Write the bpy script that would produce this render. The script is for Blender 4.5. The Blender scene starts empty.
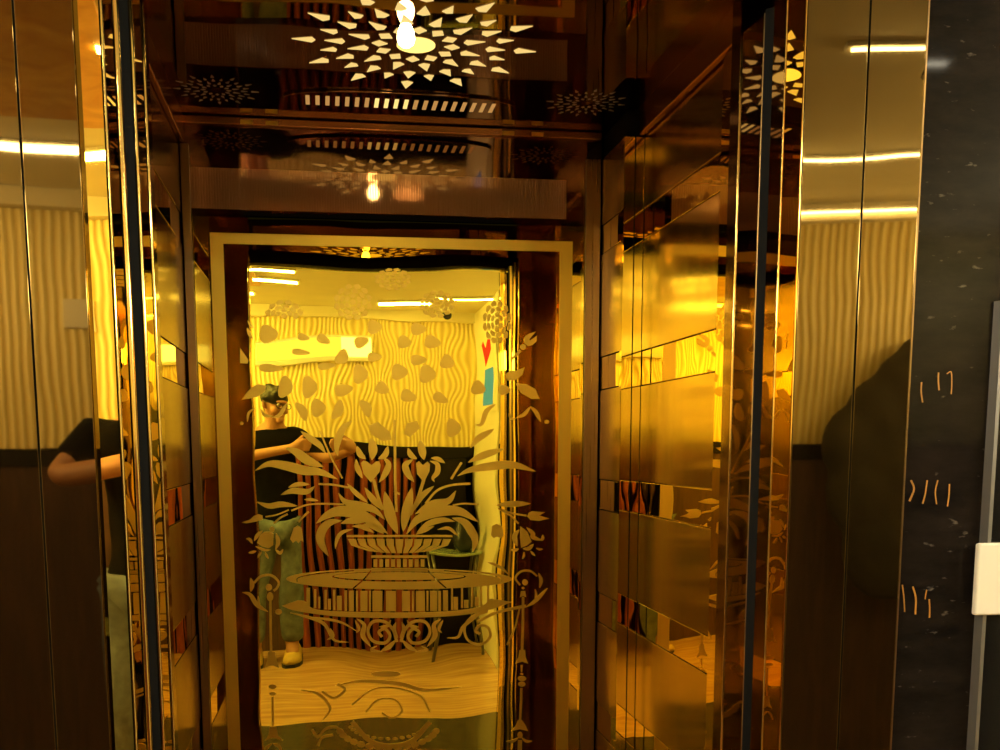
import bpy, bmesh, math, random
from mathutils import Vector, Matrix
random.seed(4)
S = bpy.context.scene
COL = S.collection
PI = math.pi

# ------------------------------------------------------------------ camera
H = 1.32                      # lens height
F, PX, PY = 1000.0, 470.0, 576.0
ROLL = -0.004
VPX, VPY = 320.0, 447.0       # where the line of sight straight into the car meets the picture


def cam_rot(psi, th):
    return Matrix.Rotation(-psi, 3, 'Z') @ Matrix.Rotation(PI / 2 - th, 3, 'X') @ Matrix.Rotation(ROLL, 3, 'Z')


psi, th = 0.15, 0.13
for _ in range(60):
    c = cam_rot(psi, th).transposed() @ Vector((0, 1, 0))
    ex = PX + F * c.x / -c.z - VPX
    ey = PY - F * c.y / -c.z - VPY
    psi += ex / F * 0.7
    th += ey / F * 0.7
RC = cam_rot(psi, th)
cd = bpy.data.cameras.new('camera')
cam = bpy.data.objects.new('camera', cd)
COL.objects.link(cam)
cam.matrix_world = Matrix.Translation((0, 0, H)) @ RC.to_4x4()
cd.sensor_width = 36
cd.lens = 36 * F / 1000
cd.shift_x = (500 - PX) / 1000
cd.shift_y = (PY - 375) / 1000
cd.clip_start = 0.02
S.camera = cam


def ray(x, y):
    return RC @ Vector(((x - PX) / F, -(y - PY) / F, -1.0))


def at(x, y, Y):
    d = ray(x, y)
    t = Y / d.y
    return Vector((d.x * t, Y, H + d.z * t))


def atX(x, y, X):
    d = ray(x, y)
    t = X / d.x
    return Vector((X, d.y * t, H + d.z * t))


def atZ(x, y, Z):
    d = ray(x, y)
    t = (Z - H) / d.z
    return Vector((d.x * t, d.y * t, Z))


def slope(x):                 # dX/dY of the sight line through column x on the horizon
    d = ray(x, VPY)
    return d.x / d.y


def X(x, Y):
    return slope(x) * Y


def on_line(x, p, d):         # plan position where column x meets the line p + s d
    k = slope(x)
    s = (k * p[1] - p[0]) / (d[0] - k * d[1])
    return (p[0] + s * d[0], p[1] + s * d[1])


# ------------------------------------------------------------------ materials
def new_mat(name):
    m = bpy.data.materials.new(name)
    m.use_nodes = True
    return m, m.node_tree.nodes, m.node_tree.links, m.node_tree.nodes['Principled BSDF']


def texco(n, kind='Object'):
    return n.new('ShaderNodeTexCoord').outputs[kind]


def metal(name, col, rough, wave=0.0, wscale=3.0, aniso=0.0, streak=0.0, metallic=1.0, streak_scale=(260, 260, 2)):
    m, n, l, p = new_mat(name)
    p.inputs['Base Color'].default_value = (*col, 1)
    p.inputs['Metallic'].default_value = metallic
    p.inputs['Roughness'].default_value = rough
    p.inputs['Anisotropic'].default_value = aniso
    tc = texco(n)
    if aniso:
        t = n.new('ShaderNodeTangent')
        t.direction_type = 'RADIAL'
        t.axis = 'Z'
        l.new(t.outputs[0], p.inputs['Tangent'])
    if wave:
        nz = n.new('ShaderNodeTexNoise')
        nz.inputs['Scale'].default_value = wscale
        nz.inputs['Detail'].default_value = 0.5
        l.new(tc, nz.inputs['Vector'])
        b = n.new('ShaderNodeBump')
        b.inputs['Strength'].default_value = 1.0
        b.inputs['Distance'].default_value = wave
        l.new(nz.outputs['Fac'], b.inputs['Height'])
        l.new(b.outputs['Normal'], p.inputs['Normal'])
    if streak:
        mp = n.new('ShaderNodeMapping')
        mp.inputs['Scale'].default_value = streak_scale
        nz = n.new('ShaderNodeTexNoise')
        nz.inputs['Scale'].default_value = 1.0
        nz.inputs['Detail'].default_value = 3
        l.new(tc, mp.inputs['Vector'])
        l.new(mp.outputs[0], nz.inputs['Vector'])
        mr = n.new('ShaderNodeMapRange')
        mr.inputs['To Min'].default_value = max(0.0, rough - streak)
        mr.inputs['To Max'].default_value = rough + streak
        l.new(nz.outputs['Fac'], mr.inputs['Value'])
        l.new(mr.outputs[0], p.inputs['Roughness'])
    return m


def plain(name, col, rough=0.6, var=0.0, vscale=8.0, spec=0.5):
    m, n, l, p = new_mat(name)
    p.inputs['Base Color'].default_value = (*col, 1)
    p.inputs['Roughness'].default_value = rough
    p.inputs['Specular IOR Level'].default_value = spec
    if var:
        nz = n.new('ShaderNodeTexNoise')
        nz.inputs['Scale'].default_value = vscale
        nz.inputs['Detail'].default_value = 5
        l.new(texco(n), nz.inputs['Vector'])
        r = n.new('ShaderNodeValToRGB')
        r.color_ramp.elements[0].position = 0.3
        r.color_ramp.elements[1].position = 0.7
        r.color_ramp.elements[0].color = (*[c * (1 - var) for c in col], 1)
        r.color_ramp.elements[1].color = (*[min(1, c * (1 + var)) for c in col], 1)
        l.new(nz.outputs['Fac'], r.inputs[0])
        l.new(r.outputs[0], p.inputs['Base Color'])
    return m


def emit(name, col, strength):
    m, n, l, p = new_mat(name)
    p.inputs['Base Color'].default_value = (0.02, 0.02, 0.02, 1)
    p.inputs['Emission Color'].default_value = (*col, 1)
    p.inputs['Emission Strength'].default_value = strength
    p.inputs['Specular IOR Level'].default_value = 0.0
    return m


M = {}
M['mirror'] = metal('gold tinted mirror', (1.0, 0.80, 0.09), 0.0, wave=0.0022, wscale=3.5)
M['mirror_strip'] = metal('gold mirror strip', (0.95, 0.66, 0.11), 0.015, wave=0.0006, wscale=9.0)
M['bronze'] = metal('dark bronze mirror', (0.31, 0.20, 0.11), 0.03, wave=0.0012, wscale=5.0)
M['header'] = metal('bronze header mirror', (0.62, 0.44, 0.20), 0.02, wave=0.001, wscale=5.0)
M['brushed_shaded'] = metal('brushed gold sheet in shade', (0.42, 0.28, 0.08), 0.16, aniso=0.8, streak=0.05, streak_scale=(30, 30, 1.0))  # darker copy of the brushed gold, left wall's shade put into the colour
M['bronze_dark'] = metal('deep bronze sheet', (0.24, 0.13, 0.055), 0.10, wave=0.001, wscale=7.0)
M['brushed'] = metal('brushed gold sheet', (0.66, 0.46, 0.13), 0.16, aniso=0.8, streak=0.05, streak_scale=(30, 30, 1.0))
M['face'] = metal('satin brass frame', (0.185, 0.125, 0.040), 0.025, wave=0.0004, wscale=6.0, streak=0.012, metallic=0.985)
M['bead'] = metal('polished gold bead', (1.0, 0.74, 0.24), 0.10)
M['pilaster'] = metal('satin bronze pilaster', (0.30, 0.19, 0.08), 0.30, streak=0.08)
M['frost'] = metal('frosted gold etching', (0.84, 0.575, 0.07), 0.36, streak=0.04, metallic=1.0)
M['copper'] = metal('copper cornice', (0.62, 0.30, 0.10), 0.22)
M['ribbed'] = metal('ribbed copper sheet', (0.62, 0.38, 0.22), 0.05, metallic=0.55)
M['black'] = plain('black rubber gap', (0.004, 0.004, 0.004), 0.7, spec=0.15)
M['cream'] = plain('cream plaster', (0.86, 0.78, 0.56), 0.7, 0.04, 3)
M['cream_wall'] = plain('cream side wall', (0.80, 0.76, 0.56), 0.6, 0.05, 3)
M['shard'] = plain('pale engraved star', (0.42, 0.36, 0.29), 0.5)
M['star_glow'] = emit('lit star cutout', (1.0, 0.68, 0.21), 0.95)
M['star_disc'] = emit('lit centre disc', (1.0, 0.72, 0.18), 1.6)
M['bulb'] = emit('bulb glow', (1.0, 0.72, 0.30), 28.0)
M['slot'] = emit('slot glow', (1.0, 0.50, 0.14), 0.5)
M['slot_hot'] = emit('slot hot glow', (1.0, 0.70, 0.22), 1.15)
M['led'] = emit('lobby led', (1.0, 0.90, 0.66), 55.0)
M['fill'] = emit('cove glow', (1.0, 0.90, 0.66), 48.0)
M['led_soft'] = emit('lobby wall light', (1.0, 0.86, 0.40), 1.5)
M['led_white'] = emit('lobby tube', (0.95, 1.0, 0.85), 3.5)
M['plate'] = plain('cream plastic', (0.86, 0.82, 0.70), 0.4)
M['panel_black'] = plain('black panel glass', (0.006, 0.006, 0.006), 0.12)
M['bevel'] = metal('worn grey steel', (0.22, 0.21, 0.20), 0.4, streak=0.15, metallic=0.7, streak_scale=(40, 40, 60))
M['mark'] = plain('gold scratch', (0.50, 0.22, 0.03), 0.4)
M['skin'] = plain('skin', (0.42, 0.20, 0.11), 0.5, 0.06, 12)
M['hair'] = plain('black hair', (0.012, 0.010, 0.009), 0.45, 0.4, 60)
M['shirt'] = plain('black cotton', (0.005, 0.004, 0.005), 0.9, 0.2, 25, 0.1)
M['coat'] = plain('dark olive cloth', (0.045, 0.038, 0.024), 0.85, 0.3, 9)
M['jeans'] = plain('faded blue denim', (0.13, 0.17, 0.24), 0.85, 0.35, 18)
M['shoe'] = plain('tan shoe', (0.60, 0.42, 0.10), 0.5, 0.2, 10)
M['sole'] = plain('dark sole', (0.03, 0.025, 0.02), 0.7)
M['phone'] = plain('dark phone', (0.01, 0.01, 0.012), 0.2)
M['lens'] = plain('lens glass', (0.02, 0.02, 0.03), 0.05)
M['glasses'] = plain('spectacle frame', (0.03, 0.025, 0.02), 0.3)
M['white'] = plain('eye white', (0.8, 0.78, 0.72), 0.3)
M['red'] = emit('red screen area', (1.0, 0.04, 0.05), 0.9)
M['blue'] = emit('blue screen area', (0.10, 0.42, 1.6), 1.0)
M['paper'] = plain('poster paper', (0.80, 0.74, 0.50), 0.6)
M['cabinet'] = plain('black cabinet', (0.009, 0.006, 0.006), 0.5, 0.3, 6, 0.2)
M['glass'] = plain('green glass top', (0.35, 0.45, 0.32), 0.08)
M['vase'] = plain('dark vase', (0.02, 0.025, 0.04), 0.25)


def granite():
    m, n, l, p = new_mat('black granite')
    tc = texco(n)
    nz = n.new('ShaderNodeTexNoise')
    nz.inputs['Scale'].default_value = 9
    nz.inputs['Detail'].default_value = 9
    nz.inputs['Roughness'].default_value = 0.7
    mp = n.new('ShaderNodeMapping')
    mp.inputs['Scale'].default_value = (1, 1, 3)
    l.new(tc, mp.inputs[0])
    l.new(mp.outputs[0], nz.inputs['Vector'])
    r = n.new('ShaderNodeValToRGB')
    e = r.color_ramp.elements
    e[0].position, e[0].color = 0.35, (0.006, 0.005, 0.0045, 1)
    e[1].position, e[1].color = 0.75, (0.020, 0.0145, 0.0115, 1)
    l.new(nz.outputs['Fac'], r.inputs[0])
    v = n.new('ShaderNodeTexNoise')
    v.inputs['Scale'].default_value = 70
    v.inputs['Detail'].default_value = 4
    mp2 = n.new('ShaderNodeMapping')
    mp2.inputs['Scale'].default_value = (0.55, 1, 1.3)
    l.new(tc, mp2.inputs[0])
    l.new(mp2.outputs[0], v.inputs['Vector'])
    rr = n.new('ShaderNodeValToRGB')
    rr.color_ramp.elements[0].position = 0.67
    rr.color_ramp.elements[1].position = 0.80
    l.new(v.outputs['Fac'], rr.inputs[0])
    mx = n.new('ShaderNodeMix')
    mx.data_type = 'RGBA'
    l.new(rr.outputs[0], mx.inputs[0])
    l.new(r.outputs[0], mx.inputs[6])
    mx.inputs[7].default_value = (0.16, 0.14, 0.12, 1)
    l.new(mx.outputs[2], p.inputs['Base Color'])
    p.inputs['Roughness'].default_value = 0.07
    p.inputs['Specular IOR Level'].default_value = 0.12
    return m


M['granite'] = granite()


def wallpaper():
    """gold fluted wall covering: fine vertical reeds that swell and close round leaf shaped eyes"""
    m, n, l, p = new_mat('gold wavy reeded wall covering')
    sx = n.new('ShaderNodeSeparateXYZ')
    l.new(texco(n), sx.inputs[0])

    def mth(op, a, b=None):
        q = n.new('ShaderNodeMath')
        q.operation = op
        for i, v in enumerate((a, b)):
            if v is None:
                continue
            if isinstance(v, (int, float)):
                q.inputs[i].default_value = v
            else:
                l.new(v, q.inputs[i])
        return q.outputs[0]
    x, z = sx.outputs[0], sx.outputs[2]
    xs = mth('SUBTRACT', x, 0.48)
    a = mth('SINE', mth('MULTIPLY', xs, 2 * PI / 0.30))
    b = mth('SINE', mth('MULTIPLY', z, 2 * PI / 0.36))
    nz = n.new('ShaderNodeTexNoise')
    nz.inputs['Scale'].default_value = 5
    l.new(texco(n), nz.inputs['Vector'])
    ramp = n.new('ShaderNodeMapRange')
    ramp.inputs['From Min'].default_value = -0.38
    ramp.inputs['From Max'].default_value = -0.05
    l.new(x, ramp.inputs['Value'])
    ramp2 = n.new('ShaderNodeMapRange')
    ramp2.inputs['From Min'].default_value = 1.12
    ramp2.inputs['From Max'].default_value = 0.92
    l.new(x, ramp2.inputs['Value'])
    w = mth('MULTIPLY', mth('MULTIPLY', ramp.outputs[0], ramp2.outputs[0]), mth('MULTIPLY', mth('MULTIPLY', a, b), 0.024))
    w2 = mth('MULTIPLY', mth('SUBTRACT', nz.outputs['Fac'], 0.5), 0.02)
    u = mth('ADD', mth('ADD', x, w), w2)
    s = mth('SINE', mth('MULTIPLY', u, 2 * PI / 0.030))
    r = n.new('ShaderNodeValToRGB')
    e = r.color_ramp.elements
    e[0].position, e[0].color = 0.0, (0.73, 0.54, 0.17, 1)
    e[1].position, e[1].color = 1.0, (0.97, 0.86, 0.42, 1)
    k = r.color_ramp.elements.new(0.45)
    k.color = (0.84, 0.68, 0.26, 1)
    mr = mth('MULTIPLY', mth('ADD', s, 1.0), 0.5)
    l.new(mr, r.inputs[0])
    l.new(r.outputs[0], p.inputs['Base Color'])
    p.inputs['Roughness'].default_value = 0.35
    bp = n.new('ShaderNodeBump')
    bp.inputs['Distance'].default_value = 0.004
    l.new(mr, bp.inputs['Height'])
    l.new(bp.outputs[0], p.inputs['Normal'])
    return m


M['wallpaper'] = wallpaper()


def wood(name, c0, c1, rough=0.35, sc=(14, 14, 1.2)):
    m, n, l, p = new_mat(name)
    mp = n.new('ShaderNodeMapping')
    mp.inputs['Scale'].default_value = sc
    nz = n.new('ShaderNodeTexNoise')
    nz.inputs['Scale'].default_value = 2.5
    nz.inputs['Detail'].default_value = 6
    nz.inputs['Distortion'].default_value = 1.2
    l.new(texco(n), mp.inputs[0])
    l.new(mp.outputs[0], nz.inputs['Vector'])
    r = n.new('ShaderNodeValToRGB')
    e = r.color_ramp.elements
    e[0].position, e[0].color = 0.3, (*c0, 1)
    e[1].position, e[1].color = 0.7, (*c1, 1)
    l.new(nz.outputs['Fac'], r.inputs[0])
    l.new(r.outputs[0], p.inputs['Base Color'])
    p.inputs['Roughness'].default_value = rough
    return m


M['redwood'] = wood('red brown reeded wood', (0.24, 0.05, 0.025), (0.42, 0.11, 0.05))
M['darkwood'] = wood('dark brown wood', (0.06, 0.035, 0.028), (0.12, 0.065, 0.05))
M['marble'] = wood('orange marbled ceiling sheet', (0.55, 0.20, 0.03), (0.85, 0.45, 0.10), 0.4, (3, 3, 3))


def tile():
    m, n, l, p = new_mat('tan floor tile')
    mp = n.new('ShaderNodeMapping')
    mp.inputs['Scale'].default_value = (1.2, 9, 1)
    nz = n.new('ShaderNodeTexNoise')
    nz.inputs['Scale'].default_value = 2.5
    nz.inputs['Detail'].default_value = 6
    l.new(texco(n), mp.inputs[0])
    l.new(mp.outputs[0], nz.inputs['Vector'])
    r = n.new('ShaderNodeValToRGB')
    e = r.color_ramp.elements
    e[0].position, e[0].color = 0.3, (0.42, 0.23, 0.09, 1)
    e[1].position, e[1].color = 0.7, (0.68, 0.44, 0.20, 1)
    l.new(nz.outputs['Fac'], r.inputs[0])
    l.new(r.outputs[0], p.inputs['Base Color'])
    p.inputs['Roughness'].default_value = 0.18
    return m


M['tile'] = tile()
M['dark_tile'] = plain('dark green grey granite floor', (0.075, 0.06, 0.035), 0.15, 0.35, 20)
M['car_floor'] = plain('brown car floor', (0.12, 0.07, 0.035), 0.2, 0.3, 15)


# ------------------------------------------------------------------ mesh helpers
def finish(bm, name, mat, parent=None, smooth=False, bevel=0.0):
    bmesh.ops.recalc_face_normals(bm, faces=bm.faces)
    me = bpy.data.meshes.new(name)
    bm.to_mesh(me)
    bm.free()
    for mm in (mat if isinstance(mat, list) else [mat]):
        me.materials.append(mm)
    if smooth:
        for f in me.polygons:
            f.use_smooth = True
    o = bpy.data.objects.new(name, me)
    COL.objects.link(o)
    if parent is not None:
        o.parent = parent
        o.matrix_parent_inverse = parent.matrix_basis.inverted()
    if bevel:
        b = o.modifiers.new('bevel', 'BEVEL')
        b.width = bevel
        b.segments = 2
        b.limit_method = 'ANGLE'
        for f in me.polygons:
            f.use_smooth = True
        b.harden_normals = True
    return o


def prism(bm, pts, z0, z1, mi=0):
    """vertical prism over a plan polygon"""
    lo = [bm.verts.new((p[0], p[1], z0)) for p in pts]
    hi = [bm.verts.new((p[0], p[1], z1)) for p in pts]
    k = len(pts)
    fs = [bm.faces.new(lo[::-1]), bm.faces.new(hi)]
    for i in range(k):
        fs.append(bm.faces.new((lo[i], lo[(i + 1) % k], hi[(i + 1) % k], hi[i])))
    for f in fs:
        f.material_index = mi


def box(bm, x0, x1, y0, y1, z0, z1, mi=0):
    prism(bm, [(x0, y0), (x1, y0), (x1, y1), (x0, y1)], z0, z1, mi)


def loft(bm, rings, caps=True, mi=0):
    vs = [[bm.verts.new(p) for p in r] for r in rings]
    k = len(rings[0])
    for a, b in zip(vs, vs[1:]):
        for i in range(k):
            f = bm.faces.new((a[i], a[(i + 1) % k], b[(i + 1) % k], b[i]))
            f.material_index = mi
    if caps:
        bm.faces.new(vs[0][::-1]).material_index = mi
        bm.faces.new(vs[-1]).material_index = mi


def lathe(bm, prof, c=(0, 0, 0), n=24, mi=0):
    loft(bm, [[(c[0] + r * math.cos(2 * PI * i / n), c[1] + r * math.sin(2 * PI * i / n), c[2] + z) for i in range(n)] for r, z in prof], True, mi)


def ball(bm, c, r, seg=12, mi=0):
    """r may be a triple"""
    r = (r, r, r) if isinstance(r, (int, float)) else r
    g = bmesh.ops.create_uvsphere(bm, u_segments=seg, v_segments=max(6, seg * 2 // 3), radius=1,
                                  matrix=Matrix.Translation(c) @ Matrix.Diagonal((*r, 1)))
    for v in g['verts']:
        for f in v.link_faces:
            f.material_index = mi


def tube(bm, pts, r, n=8, mi=0):
    pts = [Vector(p) for p in pts]
    rings = []
    for i, p in enumerate(pts):
        d = (pts[min(i + 1, len(pts) - 1)] - pts[max(i - 1, 0)]).normalized()
        a = d.orthogonal().normalized()
        b = d.cross(a)
        if rings:
            a = prev - d * prev.dot(d)
            a.normalize()
            b = d.cross(a)
        prev = a
        rr = r[i] if isinstance(r, (list, tuple)) else r
        rings.append([p + (a * math.cos(2 * PI * k / n) + b * math.sin(2 * PI * k / n)) * rr for k in range(n)])
    loft(bm, rings, True, mi)


def empty(name, loc=(0, 0, 0)):
    o = bpy.data.objects.new(name, None)
    o.location = loc
    o.empty_display_size = 0.1
    COL.objects.link(o)
    bpy.context.view_layer.update()
    return o


def tag(o, label=None, cat=None, group=None, kind=None):
    if label:
        o['label'] = label
    if cat:
        o['category'] = cat
    if group:
        o['group'] = group
    if kind:
        o['kind'] = kind
    return o


def thing(name, label, cat, loc=(0, 0, 0), group=None):
    return tag(empty(name, loc), label, cat, group)


def struct(name, bm, mat, label=None, parent=None, **kw):
    o = finish(bm, name, mat, parent, **kw)
    if parent is None:
        tag(o, label, None, None, 'structure')
        o['category'] = name.split('_')[0]
    return o


B = bmesh.new

# ------------------------------------------------------------------ main measures
D = 2.90                                   # etched mirror
ZC = H + (H * 0) + at(385, 124, D).z - H   # car ceiling
XL = X(191, D)                             # left car wall
XR1 = X(597.5, D)                          # right car wall, rear bay
YS = XR1 / slope(620)                      # step between rear and front bay
XR2 = slope(639.5) * YS                    # right car wall, front bay
LOBBY_Y, LOBBY_Z, LOBBY_XR, LOBBY_XL = -0.70, 2.17, 0.95, -1.75
LOBBY_XO = 2.30                             # the side wall sets back beside the landing
YF = 1.50
DOOR_Z = 2.04
YC0, YC1 = 1.81, 1.85                      # inner skin of the car front

# ------------------------------------------------------------------ car shell
b = B(); box(b, XL - 0.06, XR2 + 0.06, YC0, D + 0.10, ZC, ZC + 0.05)
car_ceiling = struct('ceiling', b, M['bronze'], 'dark bronze mirror ceiling of the elevator car')
b = B(); box(b, XL - 0.06, XL - 0.012, YC0, D + 0.10, 0.0, ZC - 0.001)
struct('wall_left', b, M['bronze'], 'left wall of the elevator car')
b = B(); box(b, XR2 + 0.012, XR2 + 0.06, YC0, D + 0.10, 0.0, ZC - 0.001)
struct('wall_right', b, M['bronze'], 'right wall of the elevator car')
b = B(); box(b, XL - 0.011, XR2 + 0.011, D + 0.026, D + 0.09, 0.0, ZC - 0.001)
struct('wall_back', b, M['bronze'], 'back wall of the elevator car')
b = B(); box(b, XL - 0.06, XR2 + 0.06, 1.56, D + 0.10, -0.05, -0.001)
struct('floor_car', b, M['car_floor'], 'dark brown floor of the elevator car')
# inner skin round the car doorway
XDL, XDR = X(162, 1.81), X(729, 1.81)
b = B()
box(b, XL - 0.011, XDL, YC0, YC1, 0.0, ZC - 0.001)
box(b, XDR, XR2 + 0.011, YC0, YC1, 0.0, ZC - 0.001)
struct('wall_entrance', b, M['bronze_dark'], 'dark bronze inner wall around the car doorway')

t = thing('header_mirror', 'dark bronze mirror over the inside of the car doorway', 'mirror', (0.2, 1.69, 2.075))
b = B(); box(b, XL - 0.01, XR2 + 0.01, 1.68, 1.70, 2.075, ZC - 0.001)
finish(b, 'mirror_pane', M['header'], t)
# upper back wall (transom) mirror
zT0 = at(385, 221, D).z
t = thing('transom_mirror', 'dark bronze mirror across the top of the car back wall', 'mirror', (0, D + 0.019, zT0))
b = B(); box(b, XL - 0.01, XR1, D, D + 0.018, zT0 + 0.003, ZC - 0.004)
finish(b, 'mirror_pane', M['bronze'], t)
# ribbed strip
zr0, zr1 = at(385, 214, D).z, at(385, 174, D).z
xr0, xr1 = X(192, D), X(562, D)
t = thing('ribbed_panel', 'finely ribbed copper strip above the etched mirror border', 'panel', (0, D, zr0))
b = B()
n = 150
pts = []
for i in range(n + 1):
    x0 = xr0 + (xr1 - xr0) * i / n
    w = (xr1 - xr0) / n
    pts += [(x0, D - 0.002), (x0 + w * 0.14, D - 0.0030), (x0 + w * 0.80, D - 0.0030), (x0 + w * 0.94, D - 0.002)]
prism(b, [(xr0, D - 0.0005)] + pts + [(pts[-1][0], D - 0.0005)], zr0, zr1)
finish(b, 'ribbed_sheet', M['ribbed'], t)

# cornice strips
zk = H + 0.93
bz0, bz1 = H + XR2 * 0.935, H + XR2 * 1.02
b = B(); prism(b, [(XR2 + 0.011, YC1 + 0.01), (XR2 - 0.018, YC1 + 0.01), (XR2 - 0.018, YS), (XR2 + 0.011, YS)], bz0, bz1)
tag(finish(b, 'cornice_strip', M['copper'], bevel=0.004), 'copper cornice strip along the top of the right wall', 'trim')
b = B(); prism(b, [(XL - 0.011, YC1 + 0.01), (XL + 0.014, YC1 + 0.01), (XL + 0.014, D - 0.002), (XL - 0.011, D - 0.002)], bz0, bz1)
tag(finish(b, 'cornice_strip', M['copper'], bevel=0.004), 'copper cornice strip along the top of the left wall', 'trim')
t = thing('cornice_strip', 'thin copper bar where the ceiling meets the back wall', 'trim', (0.2, D - 0.01, ZC - 0.02))
b = B(); box(b, XL + 0.0, XR1, D - 0.014, D - 0.001, ZC - 0.022, ZC - 0.002)
finish(b, 'bar', M['copper'], t, bevel=0.003)
for px in (257, 281, 507, 535):
    b = B(); xx = X(px, D); box(b, xx - 0.016, xx + 0.016, D - 0.017, D - 0.0145, ZC - 0.020, ZC - 0.010)
    finish(b, 'clip', M['frost'], t)


# ------------------------------------------------------------------ etched mirror
FY = D - 0.0016
mir = thing('etched_mirror', 'tall gold mirror etched with a fountain of lilies on the back wall', 'mirror', (X(390, D), D, 0))
b = B(); box(b, X(201, D), X(582, D), D, D + 0.018, 0.0, zT0)
finish(b, 'mirror_pane', M['mirror'], mir)


def flat(bm, pts, fy=FY, by=D - 0.0002):
    """picture-traced outline on the mirror plane, as a thin raised layer"""
    f = [bm.verts.new(at(x, y, fy)) for x, y in pts]
    g = [bm.verts.new((v.co.x, by, v.co.z)) for v in f]
    try:
        bm.faces.new(f)
        bm.faces.new(g[::-1])
    except ValueError:
        return
    k = len(f)
    for i in range(k):
        bm.faces.new((f[i], f[(i + 1) % k], g[(i + 1) % k], g[i]))


def spline(pts, per=7):
    P = [Vector((*p, 0)) for p in pts]
    P = [P[0] * 2 - P[1]] + P + [P[-1] * 2 - P[-2]]
    out = []
    for i in range(1, len(P) - 2):
        for k in range(per):
            u = k / per
            a, bb, c, d = P[i - 1:i + 3]
            out.append(0.5 * ((2 * bb) + (c - a) * u + (2 * a - 5 * bb + 4 * c - d) * u * u + (3 * bb - a - 3 * c + d) * u ** 3))
    out.append(P[-2])
    return out


def stroke(bm, pts, w, kind='leaf', fy=FY, by=D - 0.0002):
    s = spline(pts)
    L = [0.0]
    for p, q in zip(s, s[1:]):
        L.append(L[-1] + (q - p).length)
    l, r = [], []
    for i, p in enumerate(s):
        d = (s[min(i + 1, len(s) - 1)] - s[max(i - 1, 0)]).normalized()
        nrm = Vector((-d.y, d.x, 0))
        u = L[i] / max(L[-1], 1e-6)
        if kind == 'leaf':
            k = max(0.04, math.sin(PI * min(1, max(0, u))) ** 0.75)
        elif kind == 'blade':                      # fat first, then a long tip
            k = max(0.04, (u / 0.35) ** 0.8 if u < 0.35 else (1 - (u - 0.35) / 0.65) ** 0.9)
        elif kind == 'bladeR':
            k = max(0.04, ((1 - u) / 0.35) ** 0.8 if u > 0.65 else (u / 0.65) ** 0.9)
        else:
            k = 1.0
        l.append((p.x + nrm.x * w * k / 2, p.y + nrm.y * w * k / 2))
        r.append((p.x - nrm.x * w * k / 2, p.y - nrm.y * w * k / 2))
    fl = [bm.verts.new(at(*q, fy)) for q in l]
    fr = [bm.verts.new(at(*q, fy)) for q in r]
    bl = [bm.verts.new((v.co.x, by, v.co.z)) for v in fl]
    br = [bm.verts.new((v.co.x, by, v.co.z)) for v in fr]
    for i in range(len(s) - 1):
        bm.faces.new((fl[i], fl[i + 1], fr[i + 1], fr[i]))
        bm.faces.new((bl[i], br[i], br[i + 1], bl[i + 1]))
        bm.faces.new((fl[i], bl[i], bl[i + 1], fl[i + 1]))
        bm.faces.new((fr[i], fr[i + 1], br[i + 1], br[i]))
    bm.faces.new((fl[0], fr[0], br[0], bl[0]))
    bm.faces.new((fl[-1], bl[-1], br[-1], fr[-1]))


def oval(bm, cx, cy, rx, ry, n=18, rot=0.0, **kw):
    ca, sa = math.cos(rot), math.sin(rot)
    flat(bm, [(cx + rx * math.cos(a) * ca - ry * math.sin(a) * sa, cy + rx * math.cos(a) * sa + ry * math.sin(a) * ca)
              for a in [2 * PI * i / n for i in range(n)]], **kw)


def cA(*p): return [(240 + x / 6.25, 360 + y / 6.25) for x, y in p]
def cB(*p): return [(400 + x / 6.25, 360 + y / 6.25) for x, y in p]
def cC(*p): return [(240 + x / 6.25, 470 + y / 6.25) for x, y in p]
def cD(*p): return [(400 + x / 6.25, 470 + y / 6.25) for x, y in p]
def cG(*p): return [(440 + x / 8.333, 300 + y / 8.333) for x, y in p]
def cH(*p): return [(240 + x / 8.333, 300 + y / 8.333) for x, y in p]


# border
lx = lambda y: 212.3 + (y - 235) * 0.033
rx = lambda y: 570.3 - (y - 235) * 0.003
b = B()
xo0, xo1 = at(212.0, 300, FY).x, at(570.6, 447, FY).x
xi0, xi1 = at(225.0, 300, FY).x, at(558.2, 447, FY).x
zo, zi = at(390, 237, FY).z, at(390, 247.5, FY).z
box(b, xo0, xi0, FY, D - 0.0002, 0.06, zo)
box(b, xi1, xo1, FY, D - 0.0002, 0.06, zo)
box(b, xi0, xi1, FY, D - 0.0002, zi, zo)
box(b, xi0, xi1, FY, D - 0.0002, 0.06, 0.10)
tag(finish(b, 'etched_border', M['frost'], mir), 'matt gold border line')

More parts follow.
